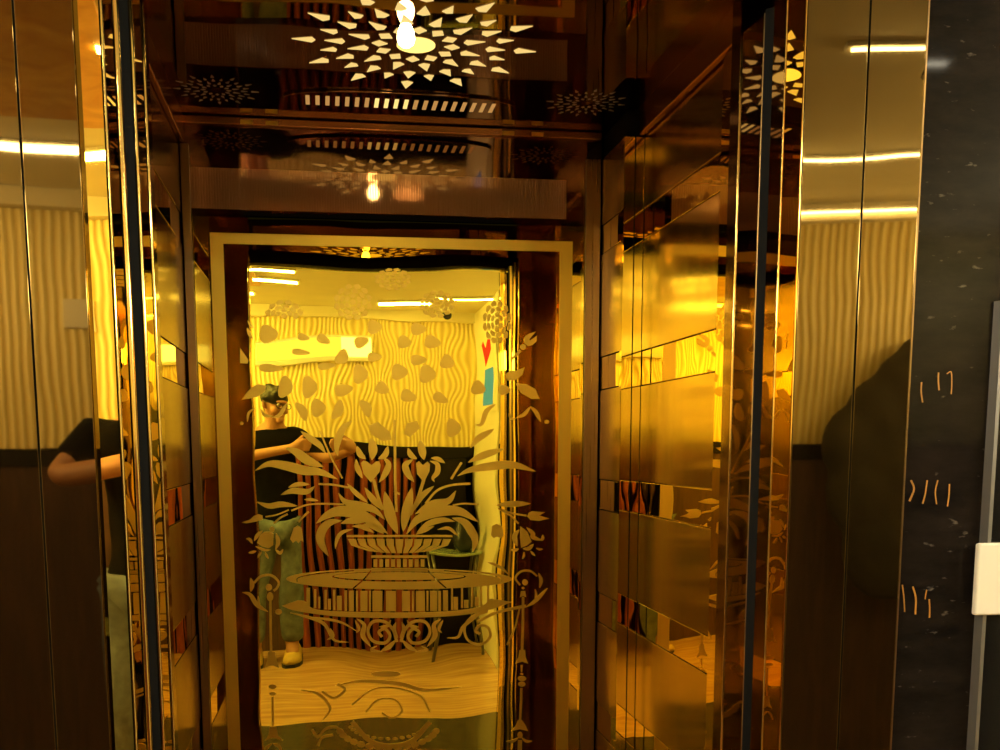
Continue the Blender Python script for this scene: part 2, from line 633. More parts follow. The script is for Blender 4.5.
# leaves and stems of the bouquet
b = B()
for pts, w, k in [
    (cA((380, 445), (440, 490), (495, 530), (535, 582)), 6.5, 'leaf'),
    (cA((612, 600), (604, 550), (618, 480), (650, 420), (700, 380)), 7.5, 'leaf'),
    (cA((285, 550), (350, 575), (420, 625), (520, 668)), 9.5, 'leaf'),
    (cA((95, 690), (180, 650), (280, 660), (400, 690), (500, 700), (610, 745)), 9.5, 'leaf'),
    (cB((440, 550), (490, 490), (590, 430)), 6.5, 'leaf'),
    (cB((425, 640), (520, 595), (650, 555)), 7, 'leaf'),
    (cB((360, 725), (430, 690), (540, 668), (700, 655), (845, 695)), 8.5, 'leaf'),
    (cB((470, 405), (510, 400), (540, 320), (600, 275)), 5, 'leaf'),
    (cC((255, 155), (330, 130), (420, 135), (470, 100)), 6.5, 'leaf'),
    (cC((300, 110), (360, 90), (435, 90)), 4.5, 'leaf'),
    (cC((105, 200), (180, 225), (260, 215), (360, 225)), 6, 'leaf'),
    (cC((400, 185), (440, 185), (490, 192)), 3.2, 'leaf'),
    (cC((475, 335), (540, 285), (620, 258), (720, 268), (820, 315), (925, 400)), 11.5, 'leaf'),
    (cC((615, 145), (660, 200), (760, 225), (840, 250), (905, 310)), 8, 'leaf'),
    (cC((670, 85), (720, 140), (800, 205)), 5, 'leaf'),
    (cC((780, 110), (820, 170), (890, 250)), 6.5, 'leaf'),
    (cC((905, 135), (925, 220), (945, 300), (985, 400)), 11, 'leaf'),
    (cC((640, 315), (560, 330), (512, 380), (505, 450), (552, 540)), 9, 'leaf'),
    (cC((595, 495), (608, 430), (640, 390), (705, 370)), 4, 'leaf'),
    (cC((630, 335), (690, 318), (775, 328)), 6, 'leaf'),
    (cC((700, 352), (760, 355), (840, 392)), 4.5, 'leaf'),
    (cC((765, 342), (830, 350), (900, 398)), 6, 'leaf'),
    (cD((40, 400), (110, 310), (230, 262), (370, 258), (490, 325)), 10.5, 'leaf'),
    (cD((95, 275), (200, 215), (300, 195), (350, 130)), 8, 'leaf'),
    (cD((75, 265), (130, 170), (212, 100)), 6, 'leaf'),
    (cD((20, 385), (32, 300), (55, 200), (75, 110)), 10, 'leaf'),
    (cD((325, 300), (400, 325), (448, 385), (470, 440), (455, 512)), 8.5, 'leaf'),
    (cD((235, 372), (305, 365), (365, 415)), 3.6, 'leaf'),
    (cD((105, 392), (180, 335), (270, 312), (345, 322)), 6, 'leaf'),
    (cD((100, 402), (150, 380), (215, 350)), 3.6, 'leaf'),
    (cD((600, 220), (700, 212), (815, 210)), 6, 'leaf'),
]:
    b = B(); stroke(b, pts, w, k)
    finish(b, 'etched_leaf', M['frost'], mir)
for pts, w in [
    (cA((500, 445), (535, 530), (575, 620), (640, 740)), 1.8),
    (cB((320, 745), (350, 695), (385, 640)), 2.2),
    ([(394.6, 420), (395, 450), (395.2, 480), (396.5, 512)], 2.6),
    (cC((835, 60), (858, 150), (892, 250)), 3.2),
    (cC((490, 88), (580, 92), (680, 110)), 2.0),
    (cC((160, 293), (230, 280), (305, 250)), 1.5),
    (cC((320, 255), (420, 218), (520, 211), (650, 215)), 1.8),
    (cC((210, 335), (250, 300), (298, 275)), 2.0),
    (cC((365, 325), (398, 290), (430, 260)), 2.2),
    (cD((65, 280), (110, 180), (150, 60)), 3.2),
    (cD((160, 210), (230, 130), (320, 95), (440, 85)), 2.2),
    (cD((330, 220), (400, 210), (490, 215)), 1.7),
    (cD((610, 240), (700, 270), (790, 285)), 1.7),
    (cD((620, 245), (690, 285), (740, 335)), 1.7),
    (cC((965, 130), (985, 145), (1000, 150)), 2.0),
]:
    b = B(); stroke(b, pts, w, 'stem')
    finish(b, 'etched_stem', M['frost'], mir)


def poly_part(name, items, label=None):
    bm = B()
    for it in items:
        if it[0] == 'p':
            flat(bm, it[1])
        elif it[0] == 's':
            stroke(bm, it[1], it[2], it[3] if len(it) > 3 else 'leaf')
        elif it[0] == 'o':
            oval(bm, *it[1:])
    o = finish(bm, name, M['frost'], mir)
    if label:
        o['label'] = label
    return o


def poly_split(name, items):
    for it in items:
        poly_part(name, [it])


# lilies
poly_part('etched_lily', [
    ('p', [(361, 463), (363.5, 460.5), (367, 461.5), (371.5, 465), (376, 461.5), (379, 461), (380.8, 465), (379.5, 472), (371, 482.5), (363.5, 474)]),
    ('s', [(356, 459), (357.5, 468), (362.5, 478.5)], 5.5), ('s', [(383, 457), (388.5, 464), (385, 474), (379, 482.5)], 6.5),
    ('s', [(372, 460), (373, 449), (371, 438)], 9), ('s', [(366, 459), (360, 454), (357, 446)], 6), ('s', [(378, 459), (385, 455), (388, 446)], 6),
    ('p', [(369, 425), (378, 422), (390, 432), (391.5, 440), (382, 441), (371, 434)]),
])
poly_part('etched_lily', [
    ('p', [(416, 463), (419, 461), (423, 465), (427.5, 461.5), (430, 464), (429.5, 471), (424, 482.5), (417, 474)]),
    ('s', [(413, 459.5), (405.5, 465), (408, 474), (414, 482)], 7), ('s', [(430, 461), (437, 464), (437.5, 472), (433, 478), (434.5, 482)], 5.5),
    ('s', [(424, 460), (422, 450), (420, 440)], 8), ('s', [(417, 459), (411, 455), (408, 448)], 5.5), ('s', [(431, 458), (438, 459), (445, 463)], 4.5),
    ('p', [(407, 423), (417, 421), (420, 428), (410, 437), (404, 434)]),
])
# side bells and buds
poly_part('etched_bellflower', [
    ('p', cC((105, 455), (125, 410), (150, 388), (185, 385), (210, 400), (207, 470), (180, 490), (140, 480))),
    ('s', cC((88, 445), (108, 410), (140, 380)), 3.8), ('s', cC((38, 430), (60, 435), (78, 462)), 3), ('s', cC((225, 395), (238, 450), (222, 498)), 4.4),
    ('s', cC((222, 500), (250, 520), (270, 495)), 3.2), ('s', cC((52, 518), (75, 515), (103, 508)), 2.8), ('s', cC((110, 552), (120, 530), (135, 512)), 2.4),
    ('s', cC((158, 515), (165, 535), (178, 555)), 2.4), ('s', cC((95, 478), (150, 500), (192, 500)), 2.6), ('o', 272, 529.5, 2.4, 2.8),
    ('p', cC((10, 328), (60, 312), (85, 288), (115, 276), (140, 284), (142, 312), (90, 325), (40, 334))),
])
poly_part('etched_bellflower', [
    ('p', cC((335, 362), (360, 348), (385, 362), (397, 450), (380, 440), (365, 458), (350, 442), (330, 455), (313, 432))),
])
poly_part('etched_bellflower', [
    ('p', cD((750, 350), (775, 368), (795, 385), (822, 448), (790, 472), (757, 485), (750, 425))),
    ('s', cD((745, 372), (716, 415), (732, 478)), 5), ('s', cD((790, 358), (828, 395), (832, 420), (885, 440)), 4.5),
    ('s', cD((872, 440), (890, 430), (893, 405)), 3), ('s', cD((768, 492), (805, 490), (835, 462)), 3.6), ('s', cD((693, 500), (720, 500), (742, 492)), 3),
    ('s', cD((775, 512), (774, 535), (763, 556)), 2.2), ('s', cD((815, 505), (828, 520), (843, 536)), 2.4), ('s', cD((850, 488), (870, 495), (893, 494)), 2.2),
    ('p', cD((795, 290), (805, 268), (825, 258), (905, 264), (870, 284), (932, 303), (870, 318), (815, 312))),
])
poly_part('etched_bellflower', [
    ('p', cD((575, 350), (605, 335), (638, 352), (645, 412), (625, 425), (605, 415), (585, 425), (568, 408))),
])
# upper side sprays
poly_split('etched_leaf', [
    ('p', cA((10, 248), (45, 200), (75, 170), (110, 150), (165, 160), (152, 200), (110, 228), (60, 240))),
    ('s', cA((128, 303), (155, 345), (205, 350)), 3.4), ('s', cA((198, 360), (250, 340), (292, 270)), 4), ('s', cA((45, 388), (55, 330), (95, 300)), 2.6),
    ('o', 241.5, 423.3, 1.8, 1.8), ('s', cH((62, 170), (85, 205), (112, 235)), 2.4), ('s', cH((58, 230), (80, 285), (105, 325)), 3.4),
    ('p', cH((0, 400), (30, 440), (70, 500), (62, 528), (0, 525))),
])
poly_split('etched_leaf', [
    ('p', cB((660, 88), (690, 68), (725, 66), (776, 48), (765, 92), (720, 126), (672, 128))),
    ('p', cB((724, 148), (790, 152), (845, 182), (872, 243), (822, 243), (785, 222), (755, 205))),
    ('s', cB((678, 335), (695, 365), (726, 365)), 2.4), ('s', cB((726, 362), (775, 340), (816, 290)), 3.6), ('s', cB((814, 290), (848, 325), (880, 386)), 4),
    ('o', 546.7, 421.9, 2.3, 2.0),
    ('p', cG((697, 330), (712, 300), (745, 280), (795, 266), (742, 330), (752, 338), (806, 298), (803, 345), (770, 375), (735, 385), (708, 365))),
    ('o', 523, 347, 3.0, 2.8), ('s', [(511.5, 359.5), (516, 355), (520.5, 350.5)], 2.6, 'stem'),
])


# flower heads made of many small cells
def head(cx, cy, R, rows, squash=1.0, dome=False):
    bm = B()
    oval(bm, cx, cy, R * 0.16, R * 0.15 * squash, 10)
    for i in range(rows):
        ra, rb = R * (0.24 + 0.76 * i / rows), R * (0.24 + 0.76 * (i + 0.74) / rows)
        k = 6 + 3 * i
        for j in range(k):
            a0 = 2 * PI * (j + 0.5 * (i % 2)) / k
            if dome and math.sin(a0 + PI / k) > 0.25:
                continue
            g = 0.045 * R / rb
            a1 = a0 + 2 * PI / k - g
            a0 += g
            am = (a0 + a1) / 2
            flat(bm, [(cx + r * math.cos(a), cy + r * math.sin(a) * squash) for r, a in
                      ((ra, a0), (ra * 0.97, am), (ra, a1), (rb * 0.96, a1), (rb * 1.06, am), (rb * 0.96, a0))])
    return finish(bm, 'etched_flower_head', M['frost'], mir)


head(284, 316, 20, 3, 0.85, True)
head(353, 302, 20, 3, 0.95)
head(393, 279, 19, 3, 0.6)
head(437, 304, 18, 3, 0.8)
head(497, 322, 15, 3, 1.5)
# scattered leaves between the flower heads
for (x, y, rx_, ry_, r) in [(323, 339, 7, 4.5, 0.5), (303, 337, 6, 3.5, 0.2), (342, 357, 6, 8, 0.6), (361, 342, 7.5, 5.5, -0.3), (374, 327, 7, 7, 0), (404, 342, 6.5, 6.5, 0.2),
                            (418, 329, 7.5, 6, 0), (432, 342, 8, 6.5, 0.2), (374, 357, 7, 4.5, 0), (418, 360, 8, 5, 0), (447, 362, 7, 7, 0.5), (360, 374, 7.5, 9.5, 0),
                            (399, 372, 8, 8, 0), (285, 387, 7, 11, 0.2), (309, 387, 7.5, 11, 0), (343, 390, 9, 6, -0.2), (382, 388, 7, 6, 0.5), (427, 374, 8, 9, 0.1),
                            (302, 411, 4.5, 10, -0.5), (318, 408, 7, 9, 0), (338, 410, 5, 10, 0.4), (408, 396, 8, 6, 0.3), (440, 398, 8, 5, 0.5), (366, 408, 5, 9, -0.5),
                            (300, 352, 9, 3, 0.1), (270, 368, 12, 4, 0.05), (326, 366, 9, 3.5, -0.1), (453, 428, 7, 9, 0), (478, 388, 7, 7, 0.4), (504, 390, 6, 5, 0), (268, 334, 9, 9, 0)]:
    b = B()
    flat(b, [(x + (rx_ * math.cos(a) * math.cos(r) - ry_ * math.sin(a) * math.sin(r)) * (1 + 0.12 * math.cos(3 * a)),
              y + (rx_ * math.cos(a) * math.sin(r) + ry_ * math.sin(a) * math.cos(r)) * (1 + 0.12 * math.cos(3 * a))) for a in [2 * PI * i / 20 for i in range(20)]])
    finish(b, 'etched_leaf', M['frost'], mir)

# fountain bowl: rim, eleven flutes, neck
b = B()
flat(b, [(346.5, 535), (452, 535), (452.5, 537.2), (346.5, 537.2)])
nf = 11
for i in range(nf):
    t0, t1 = i / nf, (i + 1) / nf
    c0 = (t0 + t1) / 2 - 0.5
    g = 0.007
    xa, xb = 347 + 105 * (t0 + g), 347 + 105 * (t1 - g)
    xc, xd = 370 + 59 * (t0 + g), 370 + 59 * (t1 - g)
    bulge = c0 * 10
    flat(b, [(xa, 539), (xb, 539), (xb + (xd - xb) * 0.35 + bulge, 545.5), (xd + bulge * 0.3, 551 + 2.2 * (1 - 4 * c0 * c0)), (xc + bulge * 0.3, 551 + 2.2 * (1 - 4 * c0 * c0)),
             (xa + (xc - xa) * 0.35 + bulge, 545.5)])
flat(b, [(371, 555.4), (427, 555.4), (427, 558), (371, 558)])
for i in range(9):
    x0 = 373.5 + i * 5.9
    flat(b, [(x0, 559.4), (x0 + 3.8, 559.4), (x0 + 3.8, 567), (x0, 567)])
flat(b, [(372, 568), (427, 568), (432, 571), (368, 571)])
finish(b, 'etched_bowl', M['frost'], mir)
# upper dish
b = B()


def ell(cx, cy, rx_, ry_, n=40, a0=0, a1=2 * PI):
    return [(cx + rx_ * math.cos(a0 + (a1 - a0) * i / n), cy + ry_ * math.sin(a0 + (a1 - a0) * i / n)) for i in range(n + (0 if a1 - a0 > 6.2 else 1))]


def annulus(bm, c1, c2, n=48):
    o = ell(*c1, n)
    q = ell(*c2, n)
    for i in range(n):
        j = (i + 1) % n
        flat(bm, [o[i], o[j], q[j], q[i]])


annulus(b, (399, 579, 113, 10.5), (399, 576.6, 67, 5.2))
oval(b, 399, 576.2, 65, 3.9, 40)
finish(b, 'etched_dish', M['frost'], mir)
b = B()
for pts in ([(371, 570.5), (364, 579), (352, 589.5)], [(428, 570.5), (436, 579), (446, 588)]):
    b = B(); stroke(b, pts, 1.3, 'stem', D - 0.0026, FY)
    tag(finish(b, 'clear_line', M['mirror'], mir), 'clear mirror line across the etched dish')
for sgn in (-1, 1):
    b = B(); stroke(b, [(399 + sgn * 102, 582), (399 + sgn * 100, 577.5), (399 + sgn * 80, 573.5), (399 + sgn * 45, 570.6)], 0.9, 'stem', D - 0.0026, FY)
    tag(finish(b, 'clear_line', M['mirror'], mir), 'clear mirror line across the etched dish')
# colonnade between the dishes
b = B()
for (x0, x1, y0, y1) in [(306.5, 310, 588, 606), (314, 316.4, 589.5, 608), (318.3, 320.3, 597, 608.5), (324.4, 327, 590, 609.5), (327.8, 331, 599, 609.8), (333, 335.5, 590, 610.3),
                         (337, 341.8, 596, 610.6), (344.5, 347.2, 590.5, 611), (349, 354, 590.8, 611.2), (356, 358, 591, 611.3), (360.5, 367.5, 591, 611.3), (369, 371, 591, 611.3),
                         (372.5, 382.5, 591, 611.3), (386, 396, 591, 611.3), (402, 410, 591, 611.3), (412, 414, 591, 611.3), (416, 425, 591, 611.3), (426.5, 428.5, 591, 611),
                         (430, 437, 591, 611), (438.5, 441, 591, 611), (443, 448, 590.5, 610.7), (451, 453, 588, 610), (453.5, 458, 597, 609.8), (461, 463, 587, 608),
                         (464, 468.5, 600, 608), (471, 473, 586.5, 607), (480, 482, 586, 606), (487, 489, 585.5, 604), (475, 479, 597, 606)]:
    b = B(); flat(b, [(x0, y0), (x1, y0), (x1, y1), (x0, y1)])
    finish(b, 'etched_pillar', M['frost'], mir)
b = B()
outer = [(282, 606), (292, 610), (315, 614), (345, 617), (399, 618), (452, 616), (485, 611), (512, 602)]
inner = [(490, 598.5), (480, 606.5), (450, 611), (399, 612.6), (345, 611.6), (315, 609.3), (305, 601.5), (298, 600.5)]
so = [(p.x, p.y) for p in spline(outer)]
si = [(p.x, p.y) for p in spline(inner[::-1])]
for i in range(len(so) - 1):
    flat(b, [so[i], so[i + 1], si[i + 1], si[i]])
finish(b, 'etched_basin', M['frost'], mir)
# acanthus and scrolls under the basin
sc = []
for s, cx in ((-1, 399), (1, 399)):
    f = lambda pts: [(cx + s * x, y) for x, y in pts]
    sc += [('s', f([(2, 642), (6, 630), (14, 622), (26, 622), (31, 631), (26, 641), (14, 643), (9, 636), (14, 629), (20, 632), (17, 637)]), 3.0, 'stem'),
           ('s', f([(8, 620), (12, 626), (20, 627)]), 3.4), ('s', f([(3, 622), (5, 630), (1, 638)]), 4),
           ('s', f([(42, 619), (35, 625), (36, 636), (28, 647)]), 5), ('s', f([(3, 640), (10, 647), (18, 651)]), 4.5), ('s', f([(22, 646), (28, 650), (16, 652)]), 2.6),
           ('s', f([(44, 620), (40, 629), (43, 633)]), 3)]
sc += [('s', [(290, 613), (312, 618.5), (325, 625), (334, 640), (349, 642.5)], 3.4), ('s', [(302, 616.5), (338, 621.5), (358, 632)], 2.4),
       ('s', [(327, 640), (333, 636), (330, 628)], 3), ('s', [(447, 638), (458, 637), (464, 626), (482, 613)], 3.4),
       ('s', [(488, 611), (472, 617), (464.5, 628), (468, 640), (480, 644.5), (490, 637), (488, 627.5), (480, 625.5), (475.5, 631), (480, 634)], 2.6, 'stem'),
       ('s', [(477, 622), (495, 613), (518, 607.5), (526, 606)], 2.8, 'stem'), ('s', [(507, 645), (515, 627), (520, 606)], 1.5, 'stem'), ('s', [(487, 562), (500, 567), (508, 574)], 3)]
for it in sc:
    poly_part('etched_scroll', [it])
# slender columns left and right
poly_split('etched_column_piece', [
    ('s', [(254, 583), (261, 576.5), (271, 575.5), (278.5, 582), (277, 588), (273.5, 591)], 2.4, 'stem'), ('s', [(250.5, 578), (252, 585), (250.5, 592)], 4.5), ('s', [(242, 592.5), (250, 595), (257, 605), (268, 612)], 4.6),
    ('s', [(258, 596), (258.5, 601), (260, 606)], 2), ('o', 268.8, 587.5, 3.2, 3.4), ('o', 270, 597, 3.2, 4.5), ('s', [(270.3, 600), (270.6, 630), (271, 655)], 2.4, 'stem'),
    ('o', 278.5, 612, 3.4, 2.8), ('p', [(268, 652), (275, 652), (276.5, 660), (279, 668), (272, 665.5), (265, 668), (267.5, 660)]), ('o', 272.5, 687, 4, 2.3), ('o', 272.5, 694, 3.2, 1.8),
    ('s', [(272.5, 697), (272.6, 710), (272.8, 726)], 2.2, 'stem'), ('p', [(270, 727), (276, 727), (278, 736), (283, 741), (273, 738), (265, 741), (268.5, 735)]), ('s', [(273, 744), (279, 747), (281, 754)], 3), ('s', [(272, 744), (267, 748), (264, 754)], 3)])
poly_split('etched_column_piece', [
    ('s', [(520, 585), (515.5, 578), (521, 571.5), (530, 571), (537, 576)], 1.9, 'stem'), ('o', 525, 582.3, 2.8, 3), ('s', [(538.5, 573), (541, 580), (539.5, 588)], 3.4), ('o', 523, 588, 1.4, 1.2),
    ('p', [(521, 591), (525, 591), (526, 597), (523, 596), (520, 597)]), ('s', [(523, 597), (522.7, 625), (522, 650)], 2.4, 'stem'), ('s', [(526, 607), (535, 601), (547.5, 588)], 3.8), ('s', [(535, 600), (536, 594), (535, 589)], 2.2),
    ('p', [(519.5, 650), (525, 650), (525.5, 657), (528, 663.5), (522, 661.5), (515.5, 663.5), (518.5, 657)]), ('p', [(520.6, 665), (522.6, 665), (522, 672), (520.9, 672)]), ('o', 521.6, 674, 1.6, 0.7),
    ('o', 522, 678.4, 4.2, 2.5), ('o', 521.8, 684, 3.6, 2.6), ('s', [(521.3, 688), (520.9, 704), (520, 720)], 2.2, 'stem'), ('p', [(518, 720), (522, 720), (525.5, 725), (528, 731), (520, 729), (511, 731), (515.5, 726)]),
    ('o', 520, 735, 2.6, 3.2), ('s', [(519, 737), (513, 741), (506, 741.5)], 2.6), ('s', [(521, 737), (526, 741), (532, 741)], 2.6), ('s', [(520, 740), (519.7, 747), (519.6, 756)], 4, 'stem')])
# lower medallion with beaded edge
md = [('s', [(312, 730), (318, 737), (326, 729), (336, 727.5), (341, 733)], 2.6, 'stem'), ('s', [(318, 746), (322, 738), (333, 735)], 2.4, 'stem')]
for i in range(15):
    a = PI * (0.07 + 0.86 * i / 14)
    md.append(('o', 388 - 49 * math.cos(a), 727 + 21 * math.sin(a), 4.2, 3.0, 10, 0.5 - i / 14.0))
    md.append(('o', 388 - 38 * math.cos(a), 724 + 15 * math.sin(a), 2.6, 1.5, 8))
md += [('s', [(352, 722), (370, 741), (390, 746), (412, 741), (430, 722)], 4.5, 'stem'), ('s', [(352, 705), (372, 690), (395, 688), (420, 696), (430, 712)], 1.8, 'stem'),
       ('s', [(366, 712), (378, 700), (395, 700), (402, 711), (392, 718), (382, 713)], 1.8, 'stem'), ('o', 386, 674, 15, 3, 14), ('s', [(335, 686), (362, 681), (400, 684), (425, 690), (462, 687)], 4),
       ('s', [(322, 692), (334, 698), (345, 690), (338, 684)], 2.4, 'stem'), ('s', [(300, 690), (318, 694), (330, 708), (322, 722)], 3)]
poly_part('etched_medallion', md)

# ------------------------------------------------------------------ pilasters beside the mirror
for (xa, xb, lab) in ((187.5, 200.5, 'slim satin bronze pilaster at the left edge of the etched mirror'),
                      (582.5, 596.5, 'slim satin bronze pilaster at the right edge of the etched mirror')):
    b = B()
    x0, x1 = max(XL + 0.003, X(xa, D)), X(xb, D)
    box(b, x0, x1, D - 0.014, D - 0.0006, 0.0, bz0 - 0.004)
    tag(finish(b, 'pilaster', M['pilaster'], bevel=0.002), lab, 'pilaster')

# ------------------------------------------------------------------ wall panels
ZB = [0.03, 0.213, 0.463, 0.549, 0.797, 0.886, 1.134, 1.222, 1.482, 1.575, 1.866, 1.945, bz0 - 0.003]
names_r = ['brushed gold panel at the foot of the %s', None, 'brushed gold panel low on the %s, second from the floor', None, 'brushed gold panel just under the lower middle mirror band of the %s', None,
           'brushed gold panel of the %s just under the camera height mirror band', None, 'brushed gold panel of the %s between the two upper mirror bands', None, 'dark topmost brushed panel of the %s under the copper cornice']
pan_lab = {0: 'brushed gold sheet at the foot of the %s', 2: 'brushed gold sheet low on the %s, second up from the floor', 4: 'brushed gold sheet on the %s, third up from the floor',
           6: 'brushed gold sheet on the %s at waist to chest height, fourth up', 8: 'brushed gold sheet on the %s at eye level, fifth up', 10: 'brushed sheet topmost on the %s below the cornice'}
band_lab = {1: 'lowest narrow mirror band on the %s', 3: 'second lowest narrow mirror band on the %s', 5: 'middle narrow mirror band on the %s at chest height',
            7: 'second highest narrow mirror band on the %s above eye level', 9: 'highest narrow mirror band on the %s'}
ZB2 = [0.03, 0.463, 0.549, 0.797, 0.886, 1.134, 1.222, 1.482, 1.575, 1.866, 1.945, bz0 - 0.003]
plab = ['brushed gold sheet at the foot of the %s', 'lowest narrow mirror band on the %s', 'brushed gold sheet on the %s between its two lowest mirror bands', 'second lowest narrow mirror band on the %s',
        'brushed gold sheet on the %s at waist height', 'middle narrow mirror band on the %s at chest height', 'brushed gold sheet on the %s at eye level', 'narrow mirror band on the %s just above eye level',
        'brushed gold sheet on the %s above head height', 'topmost narrow mirror band on the %s', 'highest brushed sheet on the %s under the cornice']


def bay(where, xs, xw, y0, y1, grp, sheet='brushed'):
    """xs: face of the sheets, xw: wall behind"""
    for i in range(len(ZB2) - 1):
        z0, z1 = ZB2[i] + 0.0012, ZB2[i + 1] - 0.0012
        b = B()
        band = i % 2 == 1
        ins = 0.0015 if band else 0
        s = 1 if xw > xs else -1
        box(b, min(xs + s * ins, xw), max(xs + s * ins, xw), y0, y1, z0, z1)
        o = finish(b, 'mirror_band' if band else 'brushed_panel', M['mirror_strip'] if band else M[sheet], bevel=0.0012)
        tag(o, plab[i] % where, 'mirror' if band else 'wall panel', ('mirror bands of the ' if band else 'brushed sheets of the ') + grp)


YP = slope(0) * 0 + XR2 / slope(717.5)
bay('right wall near bay', XR2, XR2 + 0.0115, YP + 0.002, YS - 0.003, 'right wall near bay')
bay('right wall narrow rear bay', XR1, XR1 + 0.012, YS + 0.003, D - 0.014, 'right wall rear bay')
bay('left wall', XL, XL - 0.0115, 2.30, D - 0.014, 'left wall', 'brushed_shaded')
# step between the bays: two narrow mirrors facing the doorway, with a dark joint
t = thing('corner_mirror', 'pair of slim vertical mirror strips in the step of the right wall', 'mirror', (XR1 + 0.03, YS, 0))
xm = X(630.6, YS)
for (a, c) in ((XR1 + 0.0005, xm - 0.0016), (xm + 0.0016, XR2 - 0.0005)):
    b = B(); box(b, a, c, YS, YS + 0.02, 0.0, bz0 - 0.003)
    finish(b, 'mirror_strip', M['mirror'], t)
b = B(); box(b, xm - 0.0015, xm + 0.0015, YS + 0.004, YS + 0.02, 0.0, bz0 - 0.003)
finish(b, 'joint', M['black'], t)
b = B(); box(b, XR1 + 0.0125, XR2 + 0.011, YS + 0.021, D + 0.015, 0.0, ZC - 0.002)
struct('trim_1', b, M['black'], 'backing of the rear bay on the right wall')
# near post of the right wall
b = B(); xa = X(718, YP - 0.03)
box(b, xa, XR2 + 0.011, YP - 0.05, YP - 0.001, 0.0, bz0 - 0.003)
tag(finish(b, 'mirror_post', M['mirror_strip'], bevel=0.0015), 'narrow gold mirror post between the right wall sheets and the door', 'post')
# near sheets in front of that post and on the near part of the left wall
for (x0, x1, lab, y0, y1) in ((XR2, XR2 + 0.0115, 'plain bronze mirror sheet on the right wall beside the doorway', YC1 + 0.002, YP - 0.052),
                              (XL - 0.0115, XL, 'plain bronze mirror sheet on the left wall beside the doorway', YC1 + 0.002, 2.297)):
    b = B(); box(b, x0, x1, y0, y1, 0.0, bz0 - 0.003)
    tag(finish(b, 'wall_sheet', M['bronze'], bevel=0.001), lab, 'wall panel')
# upper wall sheets over the cornice
for (x0, x1, y1, lab) in ((XR2, XR2 + 0.0115, YS, 'bronze strip over the right cornice'), (XL - 0.0115, XL, D - 0.003, 'bronze strip over the left cornice')):
    b = B(); box(b, x0, x1, YC1 + 0.01, y1, bz1 + 0.002, ZC - 0.003)
    tag(finish(b, 'wall_sheet', M['bronze']), lab, 'wall panel')


# ------------------------------------------------------------------ car ceiling lights
def shard(bm, c, r0, r1, a, w, z0, z1, kind):
    d = Vector((math.cos(a), math.sin(a), 0))
    nn = Vector((-d.y, d.x, 0))
    c = Vector(c)
    if kind == 'kite':
        rm = r0 + (r1 - r0) * 0.55
        p = [c + d * r0, c + d * rm + nn * w, c + d * r1, c + d * rm - nn * w]
    elif kind == 'out':
        p = [c + d * r0 + nn * w, c + d * r1, c + d * r0 - nn * w, c + d * (r0 - 0.18 * (r1 - r0))]
    else:
        p = [c + d * r0, c + d * r1 + nn * w * 0.9, c + d * r1 - nn * w * 0.9]
    prism(bm, [(q.x, q.y) for q in p], z0, z1)


def star(bm, c, R, z, th=0.0015, parent=None):
    for (r0, r1, k, off, w, kind) in ((0.23, 0.36, 12, 0, 0.046, 'kite'), (0.42, 0.57, 12, 0.5, 0.040, 'out'), (0.60, 0.74, 12, 0.0, 0.042, 'out'), (0.68, 0.80, 12, 0.5, 0.036, 'out'), (0.84, 1.0, 12, 0.0, 0.042, 'out')):
        for i in range(k):
            m_ = B() if parent else bm
            shard(m_, (c[0], c[1], 0), r0 * R, r1 * R, 2 * PI * (i + off) / k, w * R * (1.25 if parent else 1), z - th, z - 0.0002, kind)
            if parent:
                finish(m_, 'star_cutout', M['star_glow'], parent)


SC = atZ(416, 45, ZC)
t = thing('ceiling_light', 'large lit starburst light in the middle of the dark car ceiling', 'light', (SC.x, SC.y, ZC))
star(None, SC, 0.272, ZC, parent=t)
b = B(); lathe(b, [(0.043, -0.0015), (0.043, -0.0002)], (SC.x, SC.y, ZC), 28)
finish(b, 'centre_disc', M['star_disc'], t)
BP = atZ(406, 37, ZC - 0.026)
b = B(); lathe(b, [(0.010, 0.0255), (0.014, 0.018), (0.018, 0.008), (0.019, -0.004), (0.016, -0.014), (0.008, -0.020), (0.001, -0.022)], (BP.x, BP.y, BP.z), 20)
finish(b, 'bulb', M['bulb'], t, smooth=True)
for (px, py, lab) in ((216, 90, 'small pale starburst ornament in the left rear corner of the car ceiling'), (586, 103, 'small pale starburst ornament in the right rear corner of the car ceiling')):
    c = atZ(px, py, ZC)
    t = thing('star_ornament', lab, 'ornament', (c.x, c.y, ZC), 'small starbursts on the car ceiling')
    b = B(); star(b, c, 0.105, ZC, 0.001)
    finish(b, 'star_shards', M['shard'], t)
    b = B(); lathe(b, [(0.012, -0.001), (0.012, -0.0002)], (c.x, c.y, ZC), 16)
    finish(b, 'centre_disc', M['bead'], t)
# slotted vent
c = atZ(401, 104, ZC - 0.006)
t = thing('slot_vent', 'row of small glowing slots on the ceiling near the back wall', 'vent', (c.x, c.y, ZC))
b = B()
hw = (X(494, c.y) - X(308, c.y)) / 2
# shallow lozenge shaped plate with the slots cut along it
pts = []
for i in range(28):
    a = 2 * PI * i / 28
    pts.append((c.x + (hw + 0.05) * (abs(math.cos(a)) ** 0.7) * (1 if math.cos(a) >= 0 else -1), c.y + 0.075 * math.sin(a)))
prism(b, pts, ZC - 0.006, ZC - 0.0003)
finish(b, 'vent_plate', M['bronze'], t, bevel=0.002)
for i in range(20):
    xx = c.x - hw + 2 * hw * (i + 0.5) / 20
    b = B(); box(b, xx - 0.0052, xx + 0.0052, c.y - 0.034, c.y + 0.034, ZC - 0.0068, ZC - 0.0062)
    finish(b, 'slot', M['slot_hot'] if 7 <= i <= 10 else M['slot'], t)

# ------------------------------------------------------------------ doorway profiles
ZTOP = 2.038


